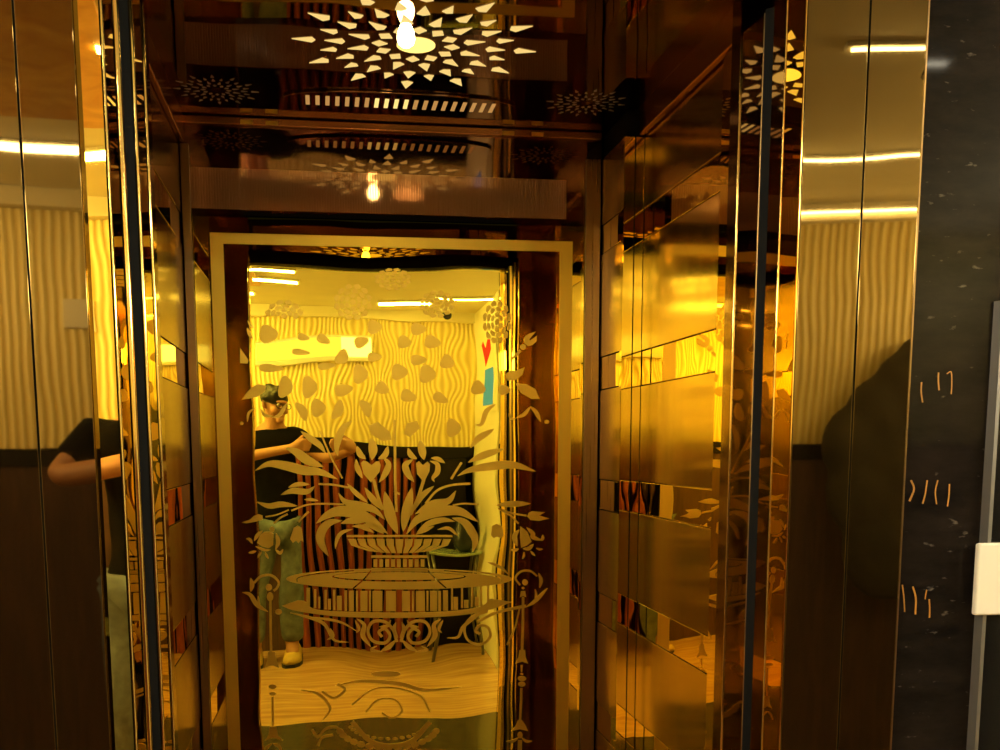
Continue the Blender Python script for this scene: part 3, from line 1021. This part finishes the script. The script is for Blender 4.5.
def strip_part(parent, name, pts, mat, z1=ZTOP, bevel=0.0, z0=0.0):
    bm = B(); prism(bm, pts, z0, z1)
    return finish(bm, name, mat, parent, bevel=bevel)


def facing(xa, xb, Y, ang, depth):
    """plan strip seen between columns xa and xb, at depth Y in the middle, turned by ang to face sideways"""
    xm_ = (xa + xb) / 2
    p = (X(xm_, Y), Y)
    d = (math.cos(ang), math.sin(ang))
    a = on_line(xa, p, d)
    c = on_line(xb, p, d)
    k = 1 + depth / a[1]
    return [a, c, (c[0] * k, c[1] * k), (a[0] * k, a[1] * k)]


# left frame
AL = math.radians(3.0)
P0 = (X(95, YF), YF)
dl = (math.cos(AL), math.sin(AL))          # going right it recedes
lf = thing('door_frame', 'brass elevator door frame on the left, two flat faces and stepped mirror strips', 'door frame', (P0[0], P0[1], 0))


def face_pts(xa, xb, P, d, depth):
    a, c = on_line(xa, P, d), on_line(xb, P, d)
    k = 1 + depth / a[1]
    return [a, c, (c[0] * k, c[1] * k), (a[0] * k, a[1] * k)]


strip_part(lf, 'inner_face', face_pts(39.6, 95, P0, dl, 0.02), M['face'], bevel=0.0012)
strip_part(lf, 'outer_face', face_pts(-70, 38.0, P0, dl, 0.02), M['face'], bevel=0.0012)
strip_part(lf, 'seam', face_pts(38.05, 39.55, (P0[0], P0[1] + 0.006), dl, 0.012), M['black'])
strip_part(lf, 'mirror_strip', facing(95.3, 119.5, 1.525, math.radians(3.2), 0.015), M['mirror_strip'])
strip_part(lf, 'gold_bead', facing(119.6, 123.9, 1.55, math.radians(20), 0.014), M['bead'], bevel=0.003)
strip_part(lf, 'mirror_strip', facing(124, 131.9, 1.60, math.radians(84), 0.015), M['mirror_strip'])
strip_part(lf, 'gold_bead', facing(132, 138.8, 1.64, math.radians(12), 0.012), M['bead'], bevel=0.004)
# left sliding door edge
ld = thing('sliding_door', 'left elevator door slid open, only its gold edge strips showing', 'door', (X(150, 1.60), 1.60, 0))
strip_part(ld, 'door_panel', facing(139, 147.5, 1.69, math.radians(40), 0.06), M['black'])
strip_part(ld, 'gold_bead', facing(147.6, 152.2, 1.72, math.radians(10), 0.012), M['bead'], bevel=0.003)
strip_part(ld, 'mirror_strip', facing(152.3, 158.9, 1.75, math.radians(84), 0.012), M['mirror_strip'])
strip_part(ld, 'edge_trim', facing(159, 162.4, 1.79, math.radians(14), 0.012), M['bead'], bevel=0.002)

# right frame
AR = math.radians(-7)
P1 = (X(791.5, YF), YF)
dr = (math.cos(AR), math.sin(AR))          # going right it comes nearer
rf = thing('door_frame', 'brass elevator door frame on the right, two flat faces beside the granite', 'door frame', (P1[0], P1[1], 0))
strip_part(rf, 'inner_face', face_pts(791.8, 850.4, P1, dr, 0.02), M['face'], bevel=0.0012)
strip_part(rf, 'outer_face', face_pts(851.8, 905.6, P1, dr, 0.02), M['face'], bevel=0.0012)
strip_part(rf, 'seam', face_pts(850.45, 851.75, (P1[0], P1[1] + 0.006), dr, 0.012), M['black'])
strip_part(rf, 'gold_bead', facing(789.4, 791.7, 1.515, math.radians(-35), 0.012), M['bead'], bevel=0.001)
strip_part(rf, 'outer_edge', face_pts(905.7, 907.2, P1, dr, 0.02), M['pilaster'])
strip_part(rf, 'mirror_strip', facing(773.4, 789.3, 1.535, math.radians(-86), 0.02), M['mirror_strip'])
strip_part(rf, 'gold_bead', facing(771.4, 773.3, 1.58, math.radians(-25), 0.012), M['bead'], bevel=0.001)
strip_part(rf, 'mirror_strip', facing(760.2, 771.3, 1.605, math.radians(-86), 0.015), M['bronze'])
rd = thing('sliding_door', 'right elevator door slid open, black gap and dark edge with a bright gold line', 'door', (X(745, 1.6), 1.6, 0))
strip_part(rd, 'door_panel', facing(751.6, 760.1, 1.67, math.radians(-40), 0.06), M['black'])
strip_part(rd, 'mirror_strip', facing(731.5, 750.4, 1.735, math.radians(-86), 0.012), M['bronze'])
strip_part(rd, 'gold_bead', facing(750.45, 751.5, 1.69, math.radians(-30), 0.01), M['pilaster'])
strip_part(rd, 'edge_trim', facing(729, 731.4, 1.785, math.radians(-16), 0.012), M['bead'], bevel=0.001)

# header over the doorway
b = B(); box(b, X(100, 1.6), X(785, 1.6), 1.56, 1.62, DOOR_Z, ZC - 0.002)
tag(finish(b, 'door_header', M['black'], bevel=0.002), 'black header across the top of the elevator doorway', 'header')
# lobby side of the landing wall
xg0 = on_line(907.3, P1, dr)[0]
b = B()
q = on_line(-69, P0, dl)
box(b, LOBBY_XL, q[0], q[1], q[1] + 0.08, 0, LOBBY_Z)
box(b, q[0] + 0.001, xg0, YF + 0.03, YF + 0.055, 2.04, LOBBY_Z)
struct('wall_front', b, M['granite'], 'granite landing wall left of the elevator')
xg = on_line(907.3, P1, dr)
PG = (xg[0] + 0.012, xg[1] + 0.035)
dg = (math.cos(math.radians(-4)), math.sin(math.radians(-4)))
b = B()
g0 = PG
g1 = (PG[0] + dg[0] * 0.6, PG[1] + dg[1] * 0.6)
prism(b, [g0, g1, (g1[0], g1[1] + 0.06), (g0[0], g0[1] + 0.06)], 0, LOBBY_Z)
gw = tag(finish(b, 'granite_cladding', M['granite']), 'scratched dark granite wall slab right of the brass frame', 'wall cladding')


def on_granite(x, y, off=0.0):
    k = ray(x, y)
    nrm = Vector((-dg[1], dg[0], 0))
    p = Vector((PG[0], PG[1] - off, 0)) - Vector((0, 0, 0))
    tt = (p.dot(nrm)) / (k.x * nrm.x + k.y * nrm.y)
    return Vector((k.x * tt, k.y * tt, H + k.z * tt))


def g_poly(bm, pts, off=0.0008, th=0.0007):
    f = [bm.verts.new(on_granite(x, y, off)) for x, y in pts]
    g = [bm.verts.new(v.co + Vector((0, th, 0))) for v in f]
    bm.faces.new(f); bm.faces.new(g[::-1])
    k = len(f)
    for i in range(k):
        bm.faces.new((f[i], f[(i + 1) % k], g[(i + 1) % k], g[i]))


def g_stroke(bm, pts, w):
    s = spline(pts, 4)
    for p, q_ in zip(s, s[1:]):
        d = (q_ - p).normalized()
        nn = Vector((-d.y, d.x, 0)) * w / 2
        g_poly(bm, [(p + nn)[:2], (q_ + nn)[:2], (q_ - nn)[:2], (p - nn)[:2]])


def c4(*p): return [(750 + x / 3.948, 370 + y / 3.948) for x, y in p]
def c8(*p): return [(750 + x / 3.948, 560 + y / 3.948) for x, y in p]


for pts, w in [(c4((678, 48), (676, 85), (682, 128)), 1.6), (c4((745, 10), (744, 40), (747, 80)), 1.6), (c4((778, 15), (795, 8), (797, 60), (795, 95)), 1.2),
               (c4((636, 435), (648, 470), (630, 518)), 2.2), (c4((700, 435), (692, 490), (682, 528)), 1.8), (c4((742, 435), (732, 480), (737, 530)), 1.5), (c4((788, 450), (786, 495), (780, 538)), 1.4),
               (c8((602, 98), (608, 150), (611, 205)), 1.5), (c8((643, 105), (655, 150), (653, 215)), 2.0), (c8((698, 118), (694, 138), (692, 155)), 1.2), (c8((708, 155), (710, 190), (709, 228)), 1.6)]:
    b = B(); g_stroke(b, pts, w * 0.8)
    finish(b, 'mark', M['mark'], gw)  # thin gold strokes laid on the granite

# call panel
cp = thing('call_button_panel', 'black call panel with worn grey steel edge and a cream button plate', 'panel', on_granite(985, 560))
OFF = 0.016
b = B()
for (lo, hi, xl0, xl1, o0, o1) in [(0, 0, 0, 0, 0, 0)]:
    pa, pb = on_granite(978, 560, 0.0005), on_granite(986.5, 560, OFF)
    e0 = (pa.x, pa.y); e1 = (pb.x, pb.y)
    nx = (e1[0] + dg[0] * 0.006, e1[1] + dg[1] * 0.006)
    zt = on_granite(990, 300, OFF).z
    prism(b, [e0, e1, nx, (nx[0], nx[1] + 0.0155)], 0.45, zt)
finish(b, 'steel_edge', M['bevel'], cp)
b = B()
p2 = (nx[0] + 0.0003, nx[1] + 0.0015)
p3 = (p2[0] + dg[0] * 0.11, p2[1] + dg[1] * 0.11)
prism(b, [p2, p3, (p3[0], p3[1] + 0.013), (p2[0], p2[1] + 0.013)], 0.452, zt - 0.002)
finish(b, 'panel_face', M['panel_black'], cp)
b = B()
z0, z1 = on_granite(982, 615, OFF + 0.006).z, on_granite(982, 543, OFF + 0.006).z
xs = on_granite(977, 580, OFF + 0.012)
p4 = (xs.x, xs.y)
p5 = (xs.x + 0.10, xs.y + dg[1] * 0.1)
prism(b, [p4, p5, (p5[0], p5[1] + 0.0115), (p4[0], p4[1] + 0.0115)], z0, z1)
tag(finish(b, 'button_plate', M['plate'], cp, bevel=0.004), 'cream plastic button plate')

# ------------------------------------------------------------------ lobby behind the photographer (seen in the mirrors)
b = B(); box(b, LOBBY_XL, LOBBY_XO, LOBBY_Y - 0.1, 1.02, -0.05, 0.0)
struct('floor', b, M['tile'], 'tan tiled lobby floor')
b = B(); box(b, LOBBY_XL, LOBBY_XO + 0.05, 1.02, 1.559, -0.05, 0.0)
struct('trim_2', b, M['dark_tile'], 'dark granite strip before the elevator sill')
b = B(); box(b, LOBBY_XL - 0.1, LOBBY_XO + 0.1, LOBBY_Y - 0.1, 1.555, LOBBY_Z, LOBBY_Z + 0.05)
struct('ceiling_lobby', b, M['cream'], 'cream lobby ceiling')
b = B(); box(b, LOBBY_XL - 0.1, LOBBY_XO + 0.1, LOBBY_Y - 0.1, LOBBY_Y, 1.325, LOBBY_Z)
struct('wall_lobby', b, M['wallpaper'], 'gold wavy reeded lobby wall')
b = B(); box(b, LOBBY_XL - 0.1, LOBBY_XO + 0.1, LOBBY_Y - 0.1, LOBBY_Y - 0.02, 0.0, 1.324)
struct('wall_lobby_lower', b, M['black'], 'dark lower lobby wall')
# reeded wainscot behind the photographer, plain dark wood elsewhere
b = B()
xx = -0.26
while xx < 0.60:
    loft(b, [[(xx + 0.027 + 0.019 * math.cos(a), LOBBY_Y - 0.019 + 0.03 * math.sin(a), z) for a in [PI * i / 8 for i in range(9)]] for z in (0.0, 1.26)])
    xx += 0.062
struct('trim_3', b, M['redwood'], 'red brown reeded wainscot', smooth=False)
b = B(); box(b, LOBBY_XL, -0.27, LOBBY_Y - 0.019, LOBBY_Y + 0.012, 0.0, 1.26); box(b, LOBBY_XR + 0.07, LOBBY_XO, LOBBY_Y - 0.019, LOBBY_Y + 0.012, 0.0, 1.26)
struct('trim_6', b, M['darkwood'], 'plain dark brown wood wainscot')
b = B(); box(b, LOBBY_XL, 0.94, LOBBY_Y - 0.019, LOBBY_Y + 0.02, 1.262, 1.324)
box(b, LOBBY_XR + 0.07, LOBBY_XO, LOBBY_Y - 0.019, LOBBY_Y + 0.02, 1.262, 1.324)
struct('trim_4', b, M['cabinet'], 'black capping over the wainscot')
b = B(); box(b, LOBBY_XR, LOBBY_XR + 0.06, LOBBY_Y + 0.001, 0.105, 0.0, LOBBY_Z - 0.001)
struct('wall_lobby_partition', b, M['cream_wall'], 'cream lobby partition')
b = B(); box(b, LOBBY_XO, LOBBY_XO + 0.1, LOBBY_Y, 1.42, 0.0, LOBBY_Z - 0.001)
struct('wall_lobby_right', b, M['cream_wall'], 'cream lobby right wall')
b = B(); box(b, LOBBY_XL - 0.1, LOBBY_XL - 0.001, LOBBY_Y, 1.30, 0.0, LOBBY_Z - 0.001)
struct('wall_lobby_left', b, M['cream_wall'], 'cream lobby far side wall')
b = B(); box(b, LOBBY_XL, -0.34, 0.15, 1.0, LOBBY_Z - 0.012, LOBBY_Z - 0.001)
tag(finish(b, 'ceiling_panel', M['marble'], bevel=0.002), 'orange marbled sheet on the lobby ceiling', 'ceiling panel')
b = B(); box(b, LOBBY_XL, LOBBY_XO - 0.001, LOBBY_Y, LOBBY_Y + 0.05, LOBBY_Z - 0.06, LOBBY_Z - 0.001)
struct('trim_5', b, M['cream'], 'cream cornice of the lobby')


def led_bar(x0, x1, y0, y1, z, label, mat='led'):
    t_ = thing('ceiling_light', label, 'light', ((x0 + x1) / 2, (y0 + y1) / 2, z), 'lobby light bars')
    bm = B(); box(bm, x0 - 0.012, x1 + 0.012, y0 - 0.012, y1 + 0.012, z - 0.010, z - 0.0005)
    finish(bm, 'housing', M['plate'], t_)
    bm = B(); box(bm, x0, x1, y0, y1, z - 0.016, z - 0.0105)
    finish(bm, 'diffuser', M[mat], t_)


led_bar(-0.36, -0.13, 0.70, 0.735, LOBBY_Z, 'thin bar light on the lobby ceiling nearest the elevator')
led_bar(-0.36, -0.13, 0.36, 0.415, LOBBY_Z, 'wide bar light on the left of the lobby ceiling')
led_bar(0.33, 0.65, -0.33, -0.25, LOBBY_Z, 'short wide bar light toward the back of the lobby ceiling')
led_bar(0.66, 1.42, -0.044, -0.039, LOBBY_Z, 'thin bar light on the right of the lobby ceiling over the partition')
led_bar(1.02, 1.72, LOBBY_Y + 0.055, LOBBY_Y + 0.060, LOBBY_Z - 0.02, 'thin bar light along the cornice right of the partition')
led_bar(0.98, 1.3, 0.80, 0.8045, LOBBY_Z, 'thin bar light on the right of the lobby close to the elevator wall')
led_bar(-1.1, -0.40, -0.17, -0.10, LOBBY_Z, 'wide bar light over the left shoulder of the photographer')
# glowing cove strips high on the two end walls, added to brighten the ceiling
for (xw, sg, lab) in ((LOBBY_XL, 1, 'cove light added high on the far left lobby wall'), (LOBBY_XO, -1, 'cove light added high on the far right lobby wall')):
    t = thing('fill_light', lab, 'light', (xw, 0.3, 1.9))
    b = B(); x0, x1 = sorted((xw + sg * 0.0008, xw + sg * 0.03)); box(b, x0, x1, -0.55, 1.1, 1.84, 1.99)
    finish(b, 'housing', M['plate'], t)
    b = B(); x0, x1 = sorted((xw + sg * 0.0305, xw + sg * 0.04)); box(b, x0, x1, -0.54, 1.09, 1.85, 1.98)
    finish(b, 'diffuser', M['fill'], t)
# coat
b = B()
for (x, z, r) in [(1.62, 1.62, 0.07), (1.58, 1.52, 0.11), (1.66, 1.45, 0.13), (1.5, 1.42, 0.12), (1.42, 1.32, 0.12), (1.55, 1.28, 0.16), (1.70, 1.28, 0.14), (1.45, 1.15, 0.13), (1.62, 1.10, 0.17), (1.55, 0.95, 0.17)]:
    ball(b, (x, LOBBY_Y + 0.072, z), (r, 0.07, r * 1.2), 14)
co = tag(finish(b, 'coat', M['coat'], smooth=True), 'dark coat hanging on the lobby wall right of the partition', 'coat')
rm = co.modifiers.new('remesh', 'REMESH'); rm.mode = 'VOXEL'; rm.voxel_size = 0.02; rm.use_smooth_shade = True
# wall light
t = thing('wall_light', 'long glowing light box high on the gold lobby wall', 'light', (-0.1, LOBBY_Y, 1.88))
b = B(); box(b, -0.43, 0.28, LOBBY_Y + 0.0005, LOBBY_Y + 0.035, 1.86, 2.0)
finish(b, 'housing', M['plate'], t, bevel=0.004)
b = B(); box(b, -0.42, 0.08, LOBBY_Y + 0.0355, LOBBY_Y + 0.04, 1.885, 1.985)
finish(b, 'diffuser', M['led_soft'], t)
b = B(); box(b, 0.085, 0.27, LOBBY_Y + 0.0355, LOBBY_Y + 0.04, 1.885, 1.985)
finish(b, 'bright_diffuser', M['led_white'], t)
# spot lamp
t = thing('spot_lamp', 'small spot lamp hanging from the lobby ceiling by the granite', 'lamp', (1.06, 1.12, LOBBY_Z))
b = B(); tube(b, [(1.06, 1.12, LOBBY_Z - 0.0005), (1.06, 1.12, LOBBY_Z - 0.10), (1.055, 1.12, 2.03), (1.05, 1.12, 1.99)], [0.022, 0.012, 0.014, 0.024], 14)
finish(b, 'shade', M['bevel'], t)
b = B(); ball(b, (1.05, 1.12, 1.972), 0.017)
finish(b, 'bulb', M['bulb'], t, smooth=True)
# camera on the lobby ceiling
t = thing('security_camera', 'small dome camera under the lobby ceiling', 'camera', (0.78, -0.5, LOBBY_Z))
b = B(); lathe(b, [(0.05, -0.0005), (0.05, -0.02), (0.042, -0.03)], (0.78, -0.5, LOBBY_Z - 0.0), 20)
finish(b, 'base', M['plate'], t)
b = B(); ball(b, (0.78, -0.5, LOBBY_Z - 0.035), 0.034)
finish(b, 'dome', M['lens'], t, smooth=True)
# poster
t = thing('wall_display', 'wall display showing red and blue shapes on the lobby partition', 'display', (LOBBY_XR, -0.08, 1.7))
b = B(); box(b, LOBBY_XR - 0.006, LOBBY_XR - 0.0005, -0.55, 0.10, 1.50, 2.02)
finish(b, 'sheet', M['paper'], t)
b = B()
vs = [(-0.45 + (y + 0.2) * 1.35, z - 0.02) for y, z in [(-0.20, 1.96), (-0.15, 1.98), (-0.10, 1.93), (-0.02, 1.98), (0.06, 1.97), (0.05, 1.91), (-0.08, 1.85), (-0.14, 1.82), (-0.16, 1.88)]]
f = [b.verts.new((LOBBY_XR - 0.0075, y, z)) for y, z in vs]
g = [b.verts.new((LOBBY_XR - 0.0063, y, z)) for y, z in vs]
b.faces.new(f); b.faces.new(g[::-1])
for i in range(len(vs)):
    b.faces.new((f[i], f[(i + 1) % len(vs)], g[(i + 1) % len(vs)], g[i]))
finish(b, 'red_image', M['red'], t)
b = B(); box(b, LOBBY_XR - 0.0075, LOBBY_XR - 0.0063, -0.40, -0.08, 1.54, 1.78)
finish(b, 'blue_image', M['blue'], t)
# side table with vase
t = thing('side_table', 'small glass topped table by the lobby side wall', 'table', (0.78, -0.41, 0))
b = B(); box(b, 0.62, 0.93, -0.57, -0.25, 0.69, 0.705)
finish(b, 'tabletop', M['glass'], t, bevel=0.003)
for (x, y) in ((0.64, -0.55), (0.91, -0.55), (0.64, -0.27), (0.91, -0.27)):
    b = B(); tube(b, [(x, y, 0.0), (x, y, 0.35), (x, y, 0.6895)], 0.010)
    finish(b, 'leg', M['bevel'], t, smooth=True)
b = B(); lathe(b, [(0.03, 0.0), (0.055, 0.03), (0.06, 0.07), (0.035, 0.12), (0.022, 0.15), (0.03, 0.165)], (0.84, -0.40, 0.7055), 20)
tag(finish(b, 'vase', M['vase'], smooth=True), 'dark round vase standing on the glass side table', 'vase')
# socket plate and dark cabinet
b = B(); box(b, 0.62, 0.9, LOBBY_Y + 0.021, LOBBY_Y + 0.10, 0.0, 1.255)
tag(finish(b, 'cabinet', M['cabinet'], bevel=0.004), 'narrow black cabinet against the lobby wall', 'cabinet')
b = B(); box(b, -0.62, -0.52, LOBBY_Y + 0.0005, LOBBY_Y + 0.01, 1.72, 1.82)
t = tag(finish(b, 'socket_plate', M['plate'], bevel=0.002), 'cream socket plate on the gold lobby wall', 'socket')


# ------------------------------------------------------------------ photographer
PR = thing('person', 'person in a black t-shirt and glasses holding up a phone', 'person', (-0.34, -0.40, 0))
O = Vector((-0.34, -0.40, 0))


def skin_mesh(name, verts, edges, radii, root, mat, parent, sub=2, voxel=None, extra=None):
    me = bpy.data.meshes.new(name + '_cage')
    me.from_pydata([tuple(O + Vector(v)) for v in verts], edges, [])
    o = bpy.data.objects.new(name + '_cage', me)
    COL.objects.link(o)
    md_ = o.modifiers.new('skin', 'SKIN')
    for i, r in enumerate(radii):
        sv = me.skin_vertices[0].data[i]
        sv.radius = (r, r) if isinstance(r, (int, float)) else r
        sv.use_root = (i == root)
    ss = o.modifiers.new('sub', 'SUBSURF'); ss.levels = ss.render_levels = sub
    dgp = bpy.context.evaluated_depsgraph_get()
    dgp.update()
    ev = bpy.data.meshes.new_from_object(o.evaluated_get(dgp))
    bm = B(); bm.from_mesh(ev)
    bpy.data.objects.remove(o)
    if extra:
        extra(bm)
    out = finish(bm, name, mat, parent, smooth=True)
    if voxel:
        rm = out.modifiers.new('remesh', 'REMESH'); rm.mode = 'VOXEL'; rm.voxel_size = voxel; rm.use_smooth_shade = True
    return out


V, E, R = [], [], []


def jv(p, r, prev=None):
    V.append(p); R.append(r)
    if prev is not None:
        E.append((prev, len(V) - 1))
    return len(V) - 1


pel = jv((0, 0, 0.90), (0.135, 0.10))
w1 = jv((0, 0.0, 1.06), (0.125, 0.09), pel)
ch = jv((0, 0.0, 1.25), (0.145, 0.10), w1)
nb = jv((0, 0.0, 1.38), (0.085, 0.07), ch)
nk = jv((0.012, 0.025, 1.45), 0.050, nb)
hb = jv((0.025, 0.05, 1.50), 0.066, nk)
hm = jv((0.03, 0.055, 1.56), (0.078, 0.088), hb)
ht = jv((0.03, 0.045, 1.625), 0.070, hm)
hands = {}
for s in (-1, 1):
    sh = jv((s * 0.175, 0.0, 1.355), 0.055, nb)
    el = jv((-0.28, 0.12, 1.235) if s < 0 else (0.36, 0.09, 1.25), 0.040, sh)
    fm = jv((-0.09, 0.25, 1.265) if s < 0 else (0.43, 0.20, 1.275), 0.036, el)
    wr = jv((0.155, 0.345, 1.295) if s < 0 else (0.485, 0.325, 1.297), 0.026, fm)
    pm = jv((0.195, 0.360, 1.312) if s < 0 else (0.460, 0.362, 1.312), (0.034, 0.020), wr)
    hands[s] = pm
    for k in range(4):
        dz = 0.024 - 0.016 * k
        Ln = (0.062, 0.070, 0.065, 0.052)[k]
        kx = V[pm][0] - s * 0.030
        a_ = jv((kx, 0.372, 1.312 + dz), 0.0100, pm)
        b_ = jv((kx - s * Ln * 0.45, 0.386 - 0.002 * k, 1.312 + dz), 0.0092, a_)
        jv((kx - s * Ln * 0.85, 0.378, 1.312 + dz), 0.0080, b_)
    a_ = jv((V[pm][0] - s * 0.005, 0.345, 1.340), 0.0125, pm)
    b_ = jv((V[pm][0] - s * 0.030, 0.352, 1.357), 0.0105, a_)
    jv((V[pm][0] - s * 0.052, 0.362, 1.362), 0.0090, b_)
    hp = jv((s * 0.09, 0.0, 0.86), 0.090, pel)
    kn = jv((s * 0.105, 0.03, 0.47), 0.055, hp)
    cf = jv((s * 0.108, 0.0, 0.30), 0.052, kn)
    an = jv((s * 0.11, -0.01, 0.085), 0.036, cf)
    jv((s * 0.12, 0.12, 0.045), 0.034, an)
HC = O + Vector((0.03, 0.055, 1.565))
hd = Vector((0.55, 0.80, -0.22)).normalized()      # looking at the phone
hr = hd.cross(Vector((0, 0, 1))).normalized()
hu = hr.cross(hd)


def hp_(f_, r_, u_): return HC + hd * f_ + hr * r_ + hu * u_


def face_bits(bm):
    ball(bm, hp_(0.092, 0, -0.012), (0.013, 0.016, 0.020))      # nose
    ball(bm, hp_(0.100, 0, -0.020), (0.012, 0.012, 0.010))
    ball(bm, hp_(0.080, 0, -0.055), (0.022, 0.016, 0.009))      # mouth
    ball(bm, hp_(0.070, 0, -0.085), (0.026, 0.026, 0.020))      # chin
    ball(bm, hp_(0.074, 0, 0.030), (0.045, 0.028, 0.014))       # brow
    for s in (-1, 1):
        ball(bm, hp_(0.0, s * 0.082, -0.012), (0.012, 0.018, 0.030))   # ears
        ball(bm, hp_(0.060, s * 0.036, -0.030), (0.026, 0.026, 0.022))  # cheeks


body = skin_mesh('body', V, E, R, pel, M['skin'], PR, 2, 0.006, face_bits)
for s in (-1, 1):
    b = B(); ball(b, hp_(0.088, s * 0.032, 0.010), 0.0105)
    e_ = finish(b, 'eye', M['white'], PR, smooth=True)
    b = B(); ball(b, hp_(0.0965, s * 0.032, 0.010), 0.0052)
    finish(b, 'pupil', M['lens'], e_, smooth=True)
# hair: cap with a quiff
b = B()
for (f_, r_, u_, rr) in [(0.0, 0, 0.055, 0.086), (-0.035, 0, 0.03, 0.078), (0.045, 0, 0.100, 0.042), (0.068, 0.02, 0.098, 0.028), (0.066, -0.025, 0.096, 0.028), (-0.045, 0, -0.02, 0.060),
                         (0.0, 0.055, 0.045, 0.042), (0.0, -0.055, 0.045, 0.042), (0.082, -0.01, 0.092, 0.016), (0.02, 0.02, 0.110, 0.040), (-0.02, -0.02, 0.105, 0.045)]:
    ball(b, hp_(f_, r_, u_), rr)
hair = finish(b, 'hair', M['hair'], PR, smooth=True)
rm = hair.modifiers.new('remesh', 'REMESH'); rm.mode = 'VOXEL'; rm.voxel_size = 0.008; rm.use_smooth_shade = True
# glasses
b = B()
for s in (-1, 1):
    tube(b, [hp_(0.108, s * 0.034 + 0.024 * math.cos(a), 0.008 + 0.018 * math.sin(a)) for a in [2 * PI * i / 16 for i in range(17)]], 0.0022, 6)
    tube(b, [hp_(0.108, s * 0.058, 0.012), hp_(0.05, s * 0.086, 0.014), hp_(-0.005, s * 0.092, 0.008)], 0.0022, 6)
tube(b, [hp_(0.108, -0.011, 0.010), hp_(0.111, 0, 0.013), hp_(0.108, 0.011, 0.010)], 0.0022, 6)
finish(b, 'glasses', M['glasses'], PR, smooth=True)
# t-shirt
V2 = [(0, 0, 0.80), (0, 0, 0.93), (0, 0, 1.08), (0, 0.0, 1.25), (0, 0.0, 1.365), (-0.175, 0.0, 1.355), (-0.25, 0.085, 1.26), (0.175, 0, 1.355), (0.27, 0.05, 1.30), (0.008, 0.014, 1.405)]
E2 = [(0, 1), (1, 2), (2, 3), (3, 4), (4, 5), (5, 6), (4, 7), (7, 8), (4, 9)]
R2 = [(0.165, 0.125), (0.165, 0.125), (0.155, 0.115), (0.172, 0.125), (0.11, 0.09), 0.078, 0.066, 0.078, 0.066, 0.066]
skin_mesh('tshirt', V2, E2, R2, 2, M['shirt'], PR, 2)
V3 = [(0, 0, 0.90)]; E3 = []; R3 = [(0.150, 0.115)]
for s in (-1, 1):
    k = len(V3)
    V3 += [(s * 0.09, 0, 0.83), (s * 0.105, 0.03, 0.47), (s * 0.108, 0.0, 0.28), (s * 0.11, -0.008, 0.09)]
    E3 += [(0, k), (k, k + 1), (k + 1, k + 2), (k + 2, k + 3)]
    R3 += [0.105, 0.074, 0.070, 0.062]
skin_mesh('jeans', V3, E3, R3, 0, M['jeans'], PR, 2)
for s in (-1, 1):
    b = B()
    prof = [(-0.075, 0.030, 0.06), (-0.05, 0.042, 0.085), (0.0, 0.044, 0.085), (0.06, 0.047, 0.060), (0.12, 0.050, 0.048), (0.165, 0.042, 0.040), (0.19, 0.020, 0.030)]
    loft(b, [[O + Vector((s * 0.115 + wv * math.cos(a), y, 0.018 + h * max(0, math.sin(a)))) for a in [2 * PI * i / 14 for i in range(14)]] for y, wv, h in prof])
    sh_ = finish(b, 'shoe', M['shoe'], PR, smooth=True)
    b = B()
    loft(b, [[O + Vector((s * 0.115 + sx * (wv + 0.004), y * 1.02, z)) for sx, z in ((-1, 0.0), (1, 0.0), (1, 0.0175), (-1, 0.0175))] for y, wv, h in prof])
    finish(b, 'sole', M['sole'], sh_)
# phone in the hands, lens just behind the viewpoint
mir.rotation_euler.z = -0.006
ph = thing('smartphone', 'dark phone held sideways in both hands of the photographer', 'phone', (-0.02, -0.03, 1.32))
b = B(); box(b, -0.105, 0.055, -0.034, -0.026, 1.275, 1.350)
finish(b, 'phone_body', M['phone'], ph, bevel=0.003)
b = B(); lathe(b, [(0.011, 0.0), (0.011, 0.0025), (0.009, 0.003)], (0, 0, 0), 20)
bmesh.ops.transform(b, matrix=Matrix.Translation((0.0, -0.0258, 1.32)) @ Matrix.Rotation(-PI / 2, 4, 'X'), verts=b.verts)
finish(b, 'lens', M['lens'], ph)

# ------------------------------------------------------------------ world and render settings
w = bpy.data.worlds.new('world')
S.world = w
w.use_nodes = True
w.node_tree.nodes['Background'].inputs[0].default_value = (0.02, 0.018, 0.014, 1)
w.node_tree.nodes['Background'].inputs[1].default_value = 0.3
S.view_settings.view_transform = 'Standard'
S.view_settings.look = 'None'
S.view_settings.exposure = 0.0
S.view_settings.gamma = 1.0
S.view_settings.use_curve_mapping = False
S.cycles.max_bounces = 16
S.cycles.glossy_bounces = 12
S.cycles.diffuse_bounces = 4
S.cycles.sample_clamp_indirect = 6.0
S.cycles.use_denoising = True
